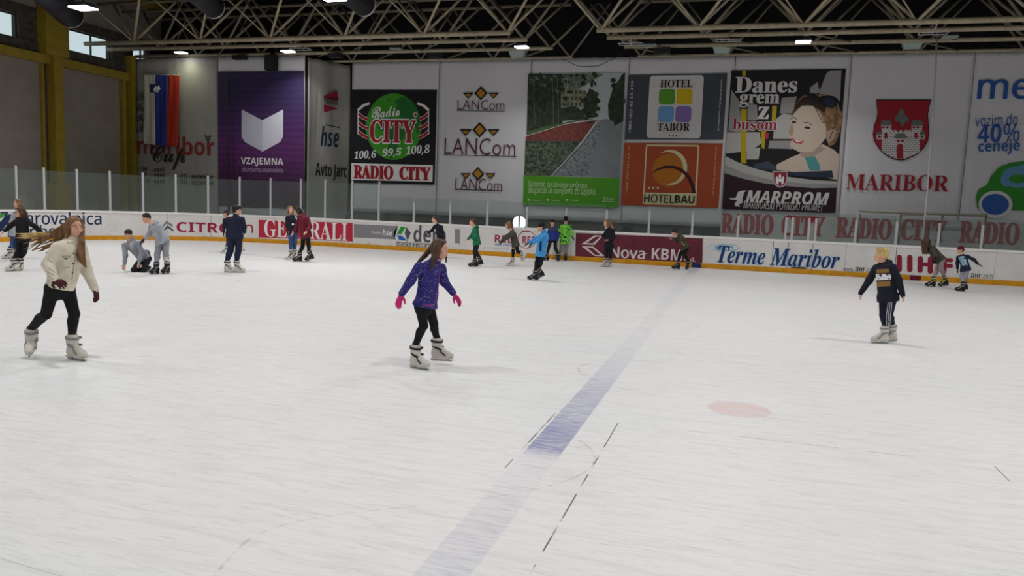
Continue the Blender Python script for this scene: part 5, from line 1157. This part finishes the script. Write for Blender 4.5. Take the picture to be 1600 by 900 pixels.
    def hair(s, m, style, strands=(), nm='hair'):
        P, A, hs = s.P, s.Ax, s.hs; S = Sdf(.014 * hs)
        if style in ('short', 'fringe', 'tuft'):
            S.ell(P(0, -.022, .046), V3(.081, .096, .080) * hs, A); S.ell(P(0, -.055, .005), V3(.074, .062, .07) * hs, A)
            for sg in (-1, 1): S.cone(P(.074 * sg, .01, .05), P(.074 * sg, -.02, -.02), .014 * hs, .010 * hs)
            if style == 'fringe':
                for x in (-.05, -.02, .012, .045): S.cone(P(x, .055, .105), P(x * 1.05, .093, .045), .022 * hs, .012 * hs)
                S.ell(P(0, -.02, .07), V3(.086, .1, .07) * hs, A)
            if style == 'tuft':
                for x, y, z in ((-.045, .06, .135), (-.01, .075, .145), (.035, .06, .138), (-.05, 0, .13), (.0, .01, .14), (.05, 0, .128), (-.03, -.06, .125), (.03, -.06, .122)): S.cone(P(x, y - .02, .085), P(x * 1.15, y + .004, z - .012), .034 * hs, .017 * hs)
            S.ell(P(0, .105, -.03), V3(.07, .062, .085) * hs, A, sub=True, k=.01 * hs)
        elif style == 'long':
            S.ell(P(0, -.022, .042), V3(.084, .097, .086) * hs, A); S.ell(P(0, -.06, -.02), V3(.08, .055, .10) * hs, A)
            for sg in (-1, 1): S.cone(P(.05 * sg, .04, .09), P(.083 * sg, .015, .0), .018 * hs, .020 * hs); S.cone(P(.085 * sg, .02, .0), P(.082 * sg, -.005, -.11), .022 * hs, .026 * hs)
            S.ell(P(0, .110, -.032), V3(.066, .066, .092) * hs, A, sub=True, k=.012 * hs)
        elif style == 'beanie_hair': S.ell(P(0, -.03, .0), V3(.079, .08, .07) * hs, A); S.ell(P(0, .10, -.04), V3(.07, .06, .11) * hs, A, sub=True, k=.01)
        for st in strands:
            pts = [np.array(q, float) if isinstance(q, np.ndarray) else s.p(q) for q in st[0]]; r = st[1]
            for i in range(len(pts) - 1):
                ra = r[0] + (r[1] - r[0]) * i / (len(pts) - 1); rb = r[0] + (r[1] - r[0]) * (i + 1) / (len(pts) - 1); S.cone(pts[i], pts[i + 1], ra, rb, k=.012)
        s.hairobj = part(nm, to_mesh([S.mesh(min(.009, s.vox * .7))]), m, s.body); return s
    def beanie(s, m, nm='knit_cap', brim=True, low=0.0):
        P, A, hs = s.P, s.Ax, s.hs; S = Sdf(.012 * hs); S.ell(P(0, -.018, .05), V3(.086, .102, .088) * hs, A)
        S.cut(P(0, 0, .022 - low), -A[2] + A[1] * -.25)
        o = part(nm, to_mesh([S.mesh(min(.009, s.vox * .7))]), m, s.body)
        if brim:
            bm = B(); q = []
            for kx in range(21):
                a = 2 * math.pi * kx / 20; q.append(Vector(P(.086 * math.cos(a), -.018 + .102 * math.sin(a), .032 - low + .012 * math.sin(a) * 1.6)))
            tube(bm, q, .013 * hs, 6, caps=False); part('brim', bm, m, o)
        return o
    def on(s, px, py, bvh=None, lift=.004):
        """point on the garment seen at this pixel"""
        d = Vector(ray(px, py)).normalized(); loc, nrm, i, dist = (bvh or s.jbvh).ray_cast(Vector(EYE), d)
        if loc is None: loc, nrm, i, dist = (bvh or s.jbvh).find_nearest(Vector(s.p((px, py))))
        return loc + nrm * lift
    def seam(s, pts, r, m, nm, parent=None, bvh=None, lift=.002):
        P_ = []
        for a, b in zip(pts[:-1], pts[1:]):
            for k in range(6): P_.append(s.on(a[0] + (b[0] - a[0]) * k / 6, a[1] + (b[1] - a[1]) * k / 6, bvh, lift))
        P_.append(s.on(*pts[-1], bvh, lift)); bm = B(); tube(bm, P_, r, 6); return part(nm, bm, m, parent or s.jacket)
    def patch(s, quad, m, nm, n=8, parent=None, bvh=None, lift=.006):
        """print laid on the garment inside a pixel quad TL TR BR BL"""
        q = np.array(quad, float); bm = B(); g = []
        for j in range(n + 1):
            row = []
            for i in range(n + 1):
                a, b = i / n, j / n; x = (q[0] * (1 - a) + q[1] * a) * (1 - b) + (q[3] * (1 - a) + q[2] * a) * b; row.append(bm.verts.new(s.on(x[0], x[1], bvh, lift)))
            g.append(row)
        for j in range(n):
            for i in range(n): bm.faces.new((g[j][i], g[j + 1][i], g[j + 1][i + 1], g[j][i + 1])).smooth = True
        return part(nm, bm, m, parent or s.jacket)
# ------------------------------------------------------------------ the skaters
K_BLACK = cloth('cloth_black', '17161a'); K_LEG = cloth('leggings_black', '121116', scale=20); K_NAVY = cloth('cloth_navy', '1b2038'); K_NAVYD = cloth('cloth_dark_navy', '161927'); K_GREY = cloth('cloth_heather_grey', '8d929a'); K_GREYL = cloth('cloth_light_grey', 'a2a7ae')
K_CREAM = cloth('cloth_cream', 'd8d0bd', None, 0.5, 7); K_MAROON = cloth('cloth_maroon', '6b1a2c', None, 0.5); K_OLIVE = cloth('cloth_olive', '474738'); K_GREEN = cloth('cloth_green', '1c6e4a'); K_SKY = cloth('cloth_sky_blue', '3f93d0'); K_JEAN = cloth('denim_blue', '3a5480'); K_BLUE = cloth('cloth_royal_blue', '2a3a86'); K_DGREY = cloth('cloth_dark_grey', '4a4a50'); K_PINKG = cloth('cloth_dusty_pink', '9c8b90'); K_LGREY = cloth('cloth_pale_grey', '9a9aa4'); K_BEIGE = cloth('cloth_stone', '8d8a86')
GLV_K = mat('glove_black', '18181b', 0.8); GLV_P = mat('glove_pink', 'cf2f78', 0.7, 0.08, 15); GLV_R = mat('glove_dark_red', '46181f', 0.8); GLV_G = mat('glove_grey', '4c4e54', 0.8)
def dashes(name, base, mark, sc, stretch, thr, base2=None):
    m = bpy.data.materials.new(name); m.use_nodes = True; nt = m.node_tree; b = nt.nodes['Principled BSDF']; g = N(nt, 'ShaderNodeTexCoord'); mp = N(nt, 'ShaderNodeMapping'); mp.inputs['Scale'].default_value = stretch
    v = N(nt, 'ShaderNodeTexNoise'); v.inputs['Scale'].default_value = sc; v.inputs['Detail'].default_value = 1.0; n = N(nt, 'ShaderNodeTexNoise'); n.inputs['Scale'].default_value = 6
    nt.links.new(g.outputs['Object'], mp.inputs[0]); nt.links.new(mp.outputs[0], v.inputs['Vector']); nt.links.new(g.outputs['Object'], n.inputs['Vector'])
    c = mixc(nt, n.outputs[0], lin(base), lin(base2 or base)); c = mixc(nt, M(nt, 'MULTIPLY_ADD', v.outputs[0], 14, -14 * thr, clamp=True), c, lin(mark)); nt.links.new(c, b.inputs['Base Color']); b.inputs['Roughness'].default_value = 0.75
    bp = N(nt, 'ShaderNodeBump'); bp.inputs['Strength'].default_value = 0.3; bp.inputs['Distance'].default_value = .02; nt.links.new(n.outputs[0], bp.inputs['Height']); nt.links.new(bp.outputs[0], b.inputs['Normal']); return m
K_PURPLE = dashes('cloth_purple_dashes', '261d80', 'c4bfe6', 11, (2.6, 2.6, 18), 0.645, '19135c')
K_LIME = dashes('cloth_lime_stars', '6fd03a', '17301a', 13, (1, 1, 1), 0.545, '84e04a')
K_SOCK = dashes('sock_white_patterned', 'd6d6d8', '202024', 16, (1, 1, 2), 0.56)
NEAR = 0.0085
# girl in the cream jacket, front left
g = Person('person with long flying hair in a cream jacket, skating at front left', (118, 561), 1.70, (0.45, -0.85), NEAR)
strands = []
rs = random.Random(3)
for i in range(13):    # hair blown back to the left
    y0 = 345 + i * 1.4; e = (40 + rs.uniform(-4, 42), 370 + i * 2.2 + rs.uniform(-5, 6)); mx = ((108 + e[0]) / 2 + 6, (y0 + e[1]) / 2 + 3)
    strands.append(([(110, y0, .06), (98, y0 + 9, .09 + .01 * i), (mx[0], mx[1], .14), (e[0], e[1], .2)], (.030, .006)))
for i in range(10):    # finer wisps of the same
    e = (22 + rs.uniform(0, 40), 372 + rs.uniform(-2, 22)); strands.append(([(109, 349 + i, .08), (92, 362 + i, .12), (e[0] * .5 + 42, e[1] * .5 + 182, .16), e + (.22,)], (.014, .004)))
for i in range(8):     # and over the right shoulder
    strands.append(([(125.5 + i * .25, 347 + i * .4, .03), (127.5 + i * .25, 361, -.03), (124.5 + i * .9, 380, -.10), (121 + i * 1.5, 397, -.13), (122 + i * 1.6 + rs.uniform(-1, 1), 406 + i * 1.6, -.12)], (.020, .010)))
g.build((116.5, 355), (.42, -.9, -.04), (113, 377), ((90, 386), (127, 387)), ((80, 450), (107, 450)), [(75, 413, -.05), (86, 438, -.22), (94, 441, -.32)], [(135, 422, -.0), (147, 449, -.05), (151, 460, -.08)], (72, 491, .06), (116, 491, -.04),
        [(50, .30, .02, -.15, -1, .12), (117, -.05, 0.0, .6, -.75, 0)], K_CREAM, K_LEG, (H_LIGHT, 'long', strands), hem=-.045, hipcov=False, puff=1.12, legr=.98, collar=True, cuff=K_CREAM, gloves=(GLV_R, GLV_R), glovename='fingerless_glove', palm=((.2, .5, -.8), (-.6, .3, -.3)), curl=.7, skate_kind='cream', leg_end=None)
HS_ = Sdf(.006)
for k_ in range(5):
    y_ = 363 + k_ * 1.6; q_ = [g.p((84, y_ + 2, .15)), g.p((60, y_ + 1.5, .17)), g.p((40, y_ + 2.5, .19)), g.p((22 + 5 * (k_ % 3), y_ + 2 + (k_ % 2) * 2, .2))]
    for a_, b_, r0, r1 in ((0, 1, .016, .014), (1, 2, .014, .010), (2, 3, .010, .004)): HS_.cone(q_[a_], q_[b_], r0, r1)
part('hair_streak', to_mesh([HS_.mesh(.007)]), H_BLOND, g.hairobj, 'blond streak of blowing hair')
BTN = mat('button_dark', '3b3630', 0.4); SEAMC = mat('cream_stitching', 'a79d88', 0.8)
g.seam([(118, 384), (116, 410), (112, 438)], .004, SEAMC, 'placket'); g.seam([(97, 400), (103, 406), (110, 401)], .004, SEAMC, 'pocket_flap'); g.seam([(97, 400), (110, 400)], .004, SEAMC, 'pocket_flap'); g.seam([(100, 419), (109, 417)], .004, SEAMC, 'pocket_seam')
for x, y in ((103, 404), (115, 396), (114, 412), (113, 426)):
    bm = B(); bmesh.ops.create_uvsphere(bm, u_segments=8, v_segments=6, radius=.010, matrix=Matrix.Translation(g.on(x, y, lift=.002))); part('button', bm, BTN, g.jacket)
for a, b_ in (((74, 424), (85, 431)), ((74, 430), (84, 437)), ((75, 418), (84, 424)), ((74, 405), (82, 410))): g.seam([a, b_], .0035, SEAMC, 'quilting')
# fleece lining of the turned-up collar
g.seam([(106, 380), (110, 377), (117, 378), (123, 380)], .016, mat('fleece_cream', 'e4dec9', 0.9, bump=.6, scale=80), 'fleece_collar')
# girl in the purple jacket, front centre
g = Person('person with brown hair in a purple dashed jacket and pink gloves', (656, 575), 1.57, (.85, -.5), NEAR)
strands = [([(684 - i, 376 + i, .05), (672 - i * 1.2, 388 + i * 2, .09), (660 - i * .8, 402 + i * 1.2, .12), (650 - i * .3 + rs.uniform(-1, 1), 413 + i * .6, .13)], (.030, .008)) for i in range(7)]
strands += [([(680 + i, 384, -.08), (676 + i * 1.2, 402, -.13), (674 + i * 1.3, 422 - i * 2, -.155)], (.026, .010)) for i in range(4)] + [([(693, 388, .05), (697, 402, .06), (697, 410, .05)], (.022, .008))]
g.build((687.5, 389), (.92, -.38, -.05), (680.5, 407), ((655, 416), (690, 418)), ((655, 479), (672, 479)), [(642, 438, .02), (627, 460, .02), (620, 480, .02)], [(694, 440, .0), (709, 459, -.05), (721, 475, -.08)], (662, 509, -.02), (678, 506, .02),
        [(652, -.03, 0, .75, -.6, 0), (687, .20, .06, .95, -.35, -.05)], K_PURPLE, K_LEG, (H_BROWN, 'long', strands), hem=-.05, puff=1.04, legr=.92, collar=True, gloves=(GLV_P, GLV_P), palm=((.5, -.6, 0), (-.5, -.5, -.5)), curl=.35, cuff=None)
ZIPP = mat('zip_magenta', '8a2a8c', 0.5); g.seam([(687, 411), (686, 430), (684, 450), (679, 470)], .007, ZIPP, 'zip'); g.seam([(664, 477), (670, 478), (676, 477)], .008, mat('hem_magenta', 'b0408c', 0.6), 'hem_lining')
g.seam([(683, 405), (688, 407), (692, 406)], .012, mat('scarf_pink', 'd88aa2', 0.8), 'pink_collar')
# blond boy, front right
g = Person('blond person in a navy printed hoodie and striped track trousers', (1383, 536.5), 1.58, (-.45, -.85), .009)
g.build((1377, 400), (-.93, -.32, 0), (1381, 411), ((1369, 418), (1395, 417)), ((1381, 465), (1394, 465)), [(1358, 438), (1346, 456), (1342, 468)], [(1404, 438), (1410, 459), (1413, 470)], (1380, 493, -.02), (1389, 493, .02),
        [(1377, -.05, 0, -.85, -.45, 0), (1391, .16, .0, -.8, -.4, .1)], K_NAVYD, K_NAVYD, (H_BLOND, 'tuft', ()), hem=.02, puff=1.08, legr=1.0, hood=True, topname='hoodie', cuff=K_NAVYD, skate_kind='cream', palm=((.6, 0, -.3), (-.6, 0, -.3)))
PG1 = mat('print_gold_dim', '8a6a34', 0.7); PW1 = dashes('print_white_scrawl', 'e0e0e2', '22242e', 20, (1, 1, 1.5), .6)
g.patch([(1370, 421), (1389, 420), (1390, 426), (1370, 427)], PG1, 'gold_print'); g.patch([(1369, 428), (1392, 428), (1392, 437), (1369, 438)], PW1, 'white_print'); g.patch([(1371, 440), (1391, 439), (1391, 447), (1372, 448)], PG1, 'gold_print')
for dx in (0, 3, 6): g.seam([(1389 + dx * .8, 465), (1387 + dx, 480), (1385 + dx, 494), (1385 + dx, 508), (1386 + dx, 519)], .007, mat('stripe_pale', 'b9b6c4', 0.7), 'side_stripe', g.trousers, g.pbvh)
# far left pair
g = Person('person in blue jeans half hidden behind the black-coated skater at the left edge', (18, 404.5), 1.68, (-.7, -.5))
g.build((27.5, 318), (-.9, -.4, 0), (29, 328), ((22, 334), (38, 334)), ((20, 364), (30, 364)), [(18, 347), (19, 357), (21, 362)], [(40, 346), (40, 356), (39, 362)], (20, 382), (29, 383), [(14, 0, 0, -.9, -.3, 0), (24, .15, 0, -.9, -.3, 0)], K_GREYL, K_JEAN, (H_MID, 'long', [([(31, 315, .06), (36, 324, .08), (40, 334, .1)], (.04, .02))]), hem=.05, legr=1.05)
g = Person('person with glasses in a black coat, arms spread, at the left edge', (27, 423), 1.63, (-.6, -.75))
strands = [([(33, 325, .05), (37 + i, 333, .06), (39 + i * 1.3, 343, .06), (40 + i * 1.5, 351 - i, .05)], (.05, .03)) for i in range(4)] + [([(28, 330, .08), (26, 340, .05), (25, 347, .02)], (.035, .02))]
g.build((30, 332), (-.85, -.5, 0), (33, 342), ((25, 346), (43, 346)), ((31, 372), (42, 372)), [(15, 354), (7, 361), (3, 364)], [(56, 355), (65, 364), (70, 367)], (29, 393), (38, 393), [(20, -.05, 0, -.8, -.5, 0), (31, .05, 0, -.5, -.8, 0)], K_BLACK, K_LEG, (H_BROWN, 'long', strands), hem=.02, puff=1.05, collar=True)
bm = B()
for sg in (-1, 1):
    q = [Vector(g.P((.033 + .022 * math.cos(a)) * sg, .100 - .004 * abs(math.cos(a)), .003 + .016 * math.sin(a))) for a in np.linspace(0, 2 * math.pi, 13)]; tube(bm, q, .0035, 5, caps=False); tube(bm, [g.P(.055 * sg, .098, .005), g.P(.078 * sg, .0, .005)], .003, 5)
tube(bm, [g.P(-.011, .103, .005), g.P(.011, .103, .005)], .003, 5); part('glasses', bm, mat('glasses_dark', '18161a', 0.4), g.body)
# kneeling boy
g = Person('person in a grey hoodie kneeling with one bare hand on the ice', (209, 425), 1.62, (-.45, -.85), .012)
g.build((200.5, 367), (-.25, -.95, -.12), (204, 378), ((194, 383), (216, 380)), ((220, 405, .22), (233, 404, .22)), [(196, 399, -.08), (194.5, 413, -.1), (192.8, 424, -.12)], [(221.5, 395, -.02), (217, 410, -.08), (214.5, 419, -.1)], (209, 421.5, -.1), (224, 421.5, -.08),
        [None, (234, .55, .12, -.25, 1.0, .9)], K_GREY, K_BLACK, (H_DARK, 'fringe', ()), hem=-.06, hipcov=False, hood=True, topname='hoodie', puff=1.06, legr=1.12, skate_kind='black', palm=((0, .8, -.3), (.6, .3, 0)), leg_end=((222, 421, .36), (233, 418, .36)), curl=.3)
for x in (203.5, 206): g.seam([(x, 379), (x + .5, 389)], .006, mat('drawstring_white', 'd4d4d6', 0.8), 'drawstring')
# boy bending down to him
g = Person('person in a pale grey tracksuit bending down to the kneeling one', (250, 428), 1.68, (-.75, -.5), .012)
g.build((228.5, 341), (-.72, -.45, -.45), (238, 349.5), ((236, 354), (250, 354)), ((248, 378), (261, 376)), [(234, 365.5, -.05), (226, 373, -.08), (217, 380.5, -.1)], [(257, 370, -.04), (252.7, 382, -.1), (252.7, 391, -.12)], (245.5, 398, -.04), (259, 397, .02),
        [(243, -.05, 0, -.6, -.6, 0), (260, .06, 0, -.55, -.7, 0)], K_GREYL, K_GREY, (H_DARK, 'short', ()), hup=(0, 0, 1), hem=-.01, hood=True, topname='hoodie', gloves=(GLV_K, GLV_G), skate_kind='black', legr=1.12, palm=((.3, -.3, -.9), (.7, 0, 0)), flat=1.25)
e_ = g.ends[1]; kn = g.knees[1]; Sk = Sdf(.02); Sk.cone(kn + (e_ - kn) * .30, e_, .079, .070); part('sock', to_mesh([Sk.mesh(.01)]), K_SOCK, g.body, 'white patterned sock')
# pair by the curved board
g = Person('person in a dark cap and coat half hidden behind the boy in plain navy', (362, 396), 1.50, (-.8, .3))
g.build((353, 334), (-.95, -.2, 0), (356, 340), ((350.5, 343), (362, 342)), ((355, 367), (365, 367)), [(350, 356), (349.5, 363), (349, 368)], [(365, 355), (368, 362), (370, 366)], (356, 380), (371, 379), [(353, 0, 0, -1, 0, 0), (379, .0, .03, -.9, 0, .35)], K_NAVYD, K_NAVY, (H_DARK, 'beanie_hair', ()), gloves=(GLV_K, GLV_K), hem=.03); g.beanie(mat('cap_brown', '3f3034', 0.9))
g = Person('dark-haired person in plain navy clothes and white skates, seen from behind', (366, 425.5), 1.70, (.45, .85), .012)
g.build((370.5, 329), (.85, .1, 0), (368.5, 338), ((360, 342), (378.5, 342)), ((362.5, 369), (374, 369)), [(358, 355, .04), (364, 363, .25), (368, 364, .3)], [(381.5, 355, .04), (382, 363, .16), (378, 368, .22)], (360, 392, 0), (372.5, 392, 0), [(357, 0, 0, .8, -.35, 0), (372, -.04, 0, .9, -.3, 0)], K_NAVY, K_NAVY, (H_DARK, 'fringe', ()), hem=.02, puff=1.05, legr=1.28, topname='sweater', collar=True)
# embracing pair
g = Person('person in blue jeans and dark jacket, held by the one in the maroon coat', (457, 405), 1.72, (.3, -.9))
g.build((453.5, 328), (.4, -.9, 0), (455, 336), ((449, 340), (464, 341)), ((453.5, 361), (461.5, 361)), [(448.5, 351), (450, 359), (452, 363)], [(466, 351, -.05), (461, 359, -.15), (457, 361, -.2)], (454.5, 380), (461, 380), [(453, -.04, 0, -.7, -.5, 0), (459, .06, 0, -.6, -.7, 0)], K_NAVYD, K_JEAN, (H_MID, 'long', ()), hem=.02)
g.patch([(461, 337), (463, 339), (465, 347), (463, 345)], WHT, 'white_flash', 4); g.patch([(456, 349), (459, 349), (459, 352), (456, 352)], WHT, 'white_flash', 4)
g = Person('person in a long maroon quilted coat and black skates leaning on the one in jeans', (474, 409), 1.72, (-.75, -.45))
strands = [([(466, 326, .04), (470, 330, .02), (473 , 335 + i, -.02)], (.05, .035)) for i in range(2)]
g.build((464.5, 330), (-.9, -.1, -.25), (469.5, 336), ((468, 340), (480, 341)), ((473, 364), (482, 364)), [(464, 353, -.06), (459.5, 363, -.12), (456, 366, -.14)], [(484.5, 354, -.04), (479, 361, -.16), (475, 365, -.2)], (473, 384), (482, 383), [(466.5, -.04, 0, -1, -.1, 0), (487, .08, .0, -.95, -.05, .38)], K_MAROON, K_LEG, (H_DARK, 'long', strands), hem=.11, puff=1.12, skate_kind='black', hood=True, topname='coat', flat=1.2)
# boy behind the purple jacket
g = Person('person in a black sweatshirt reaching left, legs hidden behind the purple-jacketed skater', (689, 404), 1.58, (-.75, -.3))
g.build((679, 343), (-.95, -.25, -.05), (682, 349.5), ((679.5, 353), (689.5, 354)), ((685.5, 371), (692, 371)), [(675, 360), (669, 364), (666, 366.5)], [(692, 363), (689, 369), (686, 371)], (686, 385), (692, 386), [(683, 0, 0, -1, -.1, 0), (692, .05, 0, -.9, 0, .2)], K_NAVYD, K_DGREY, (H_BROWN, 'short', ()), hem=.02, gloves=(GLV_K, GLV_K), topname='sweatshirt')
# green hoodie
g = Person('person in a green hoodie and black skates gliding left near the boards', (742, 417), 1.58, (-.97, -.1), .012)
g.build((738.5, 347.5), (-.98, -.12, -.08), (742, 354.5), ((741, 359), (743.5, 359)), ((744, 379), (746, 379)), [(736.5, 369), (731, 373.5), (727, 375.5)], [(743, 368.5), (737.5, 373, -.02), (733, 377)], (741.5, 394), (743, 394), [(740, -.05, 0, -1, -.1, 0), (751.5, .08, .0, -.95, .1, .35)], K_GREEN, K_NAVYD, (H_BROWN, 'short', ()), hem=.03, hood=True, topname='hoodie', skate_kind='black', palm=((0, 0, 1), (0, 0, 1)), legr=1.1)
# olive jacket, one leg kicked back
g = Person('person in an olive jacket and ripped black leggings, one skate kicked back', (799, 416), 1.55, (-.9, -.1), .012)
strands = [([(798, 352, .0), (801, 358, .0), (803, 364, -.01)], (.045, .035))]
g.build((794.3, 352), (-.95, -.1, -.2), (799, 359.5), ((799, 364), (802, 364.5)), ((804.5, 382), (807, 382)), [(790, 370), (784, 375.5), (780.5, 379)], [(794, 371), (787, 376), (783, 379)], (801.5, 392), (809, 394), [(799, -.02, 0, -1, -.1, 0), (825, .1, .17, -.65, 0, 1.0)], K_OLIVE, K_LEG, (H_LIGHT, 'long', strands), hem=.03, puff=1.05, gloves=(GLV_K, GLV_K), legr=.95)
g.patch([(800, 381.5), (804.5, 382), (804, 389), (801, 389)], SKIN, 'bare_knee', 5, g.trousers, g.pbvh)
# light blue jacket
g = Person('person in a sky-blue jacket and black cap, arms held out to the left', (839, 438), 1.56, (-.95, -.15), .011)
g.build((845.5, 355.5), (-.97, -.15, -.05), (850, 362), ((849, 367), (852, 367.5)), ((843, 394), (847, 394)), [(837, 373.5), (827, 379), (822, 381.5)], [(843, 374), (833, 379.5, -.02), (828, 383)], (838.5, 411), (845, 410), [(834, -.04, 0, -1, -.1, 0), (848, .1, 0, -.8, -.2, .55)], K_SKY, K_LEG, (H_DARK, 'beanie_hair', ()), hem=.08, puff=1.1, gloves=(GLV_K, GLV_K), skate_kind='black', collar=True, flat=1.2, legr=1.05); g.beanie(mat('cap_black', '17171a', 0.9))
g.seam([(845, 378), (844.5, 393)], .03, mat('panel_navy', '141a33', 0.8), 'side_panel')
# two at the boards
g = Person('person in a dark cap and blue jacket leaning with the back against the boards', (862, 407.4), 1.55, (.1, -.99))
g.build((863, 348), (.1, -1, 0), (863.5, 355), ((858.5, 358.5), (869.5, 358.5)), ((860.5, 373), (867.5, 373)), [(856.5, 366), (857, 372), (857, 375)], [(872, 366), (872, 372), (872, 375)], (857, 388), (868, 388), [(853.5, 0, 0, -.8, -.5, 0), (871, 0, 0, .2, -.9, 0)], K_BLUE, K_BLACK, (H_DARK, 'beanie_hair', ()), hem=.02, skate_kind='black', gloves=(GLV_K, GLV_K)); g.beanie(mat('cap_black', '17171a', 0.9))
g.patch([(858, 357), (870, 357), (870, 361), (858, 361)], K_DGREY, 'grey_yoke', 6)
g = Person('person in a lime green jacket with black stars and pale trousers facing the boards', (878, 407.2), 1.60, (-.1, .99), .012)
g.build((884, 343), (0, 1, 0), (883.5, 350), ((877, 354), (890.5, 354)), ((879, 377), (886, 377)), [(874, 364), (876, 371, .12), (877, 373, .2)], [(892.5, 364), (893, 370), (896, 372.5)], (877, 390), (884.5, 390), [(872, .06, 0, -.5, .8, 0), (883.5, 0, 0, .2, .9, 0)], K_LIME, K_BEIGE, (H_DARK, 'short', ()), hem=.06, puff=1.12, gloves=(GLV_K, GLV_K), skate_kind='black', legr=1.1); g.beanie(mat('cap_black', '17171a', 0.9), low=.02)
# woman in dark overall
g = Person('person with long dark-blond hair in a dark overall before the maroon board section', (948, 417), 1.64, (-.6, -.65), .012)
strands = [([(950, 346, .05), (954 + i * .8, 352, .04), (956 + i, 358, .0), (957 + i, 363, -.04)], (.05, .04)) for i in range(3)]
g.build((947.5, 348.5), (-.75, -.65, 0), (950.5, 355.5), ((948, 360), (958, 360.5)), ((948.5, 384), (955, 384)), [(943.5, 369), (938, 366.5, -.05), (936, 364)], [(959, 371), (951, 375, -.08), (947, 375, -.1)], (946.5, 396), (953.5, 396), [(945, -.05, 0, -.75, -.55, 0), (952, .06, 0, -.6, -.6, 0)], K_NAVYD, K_NAVYD, (H_MID, 'long', strands), hem=.05, puff=1.05, legr=1.15)
# bent figure in olive
g = Person('person in a dark olive sweatshirt bent forward by the lettering on the maroon board', (1066, 421), 1.58, (-.85, -.3), .012)
g.build((1053.5, 363.5), (-.8, -.1, -.5), (1059, 366.5), ((1060, 369.5), (1064, 370)), ((1070, 386), (1073.5, 386)), [(1057, 376, .02), (1051, 374), (1047, 372)], [(1064, 378, -.05), (1066.5, 380, -.1), (1069, 382)], (1062, 399), (1069.5, 399), [(1057.5, -.03, 0, -1, -.1, 0), (1074.5, .0, 0, -.3, -.9, .1)], K_OLIVE, K_LEG, (H_DARK, 'short', ()), hem=.0, puff=1.05, skate_kind='black', legr=1.02, topname='sweatshirt')
# bent girl on the right
g = Person('person bent double with long hair hanging down and mauve trousers, before the red board letters', (1464, 448.5), 1.62, (-.9, -.1), .012)
strands = [([(1447 + i * .8, 376, -.06 + .04 * i), (1446 + i, 384, -.08 + .04 * i), (1443.5 + i * 1.1, 393 + (i % 2) * 3, -.08 + .04 * i)], (.04, .02)) for i in range(8)]
strands += [([(1441 + i, 380, -.03), (1441 + i * 1.2, 388, -.05), (1441.5 + i * 1.5, 397 - (i % 2) * 2, -.05)], (.03, .015)) for i in range(5)]
strands += [([(1448 + i * .5, 375, -.08), (1443 + i * 1.2, 379, -.14), (1441.5 + i * 1.4, 388, -.15), (1442 + i * 1.4, 396 - (i % 2) * 2, -.12)], (.035, .016)) for i in range(6)]
g.build((1444.5, 379.5), (-.75, -.2, -.65), (1450, 383), ((1453, 387), (1456.5, 388)), ((1468.5, 405), (1472, 405)), [(1456, 397), (1459, 404), (1460, 409)], [(1462, 400, -.06), (1461, 405, -.1), (1460, 410)], (1464, 420), (1470, 420), [(1455.5, -.05, 0, -1, -.1, 0), (1477, .05, 0, -.9, 0, .28)], K_OLIVE, K_PINKG, (H_BROWN, 'long', strands), hem=.0, skate_kind='yellow', gloves=(GLV_K, GLV_K), topname='sweater', legr=1.1)
# child in the maroon knit cap
g = Person('small person in a maroon knit cap and navy top with pale print, at the right', (1502, 455.5), 1.40, (-.75, -.55), .011)
g.build((1500.5, 391), (-.92, -.3, -.1), (1504, 398), ((1497, 401.5), (1511, 400)), ((1505.5, 420), (1512, 420)), [(1496, 411), (1496, 420), (1497, 427)], [(1522, 406), (1528, 412.5), (1531, 414)], (1502.5, 431, -.03), (1508, 432, .05), [(1501.5, -.05, 0, -1, -.1, 0), (1507, .25, .0, -.9, 0, .2)], K_NAVY, K_LGREY, (H_BROWN, 'beanie_hair', ()), hem=.03, gloves=(GLV_G, GLV_G), skate_kind='black', topname='sweater', legr=1.12); g.beanie(mat('cap_maroon', '5e1a2a', 0.9, 0.2, 60))
g.patch([(1497.5, 401), (1508, 400), (1512, 415), (1503, 414.5)], dashes('print_pale_blue', '8fb4c4', '24314e', 12, (1, 1, 1.5), .55), 'chest_print')
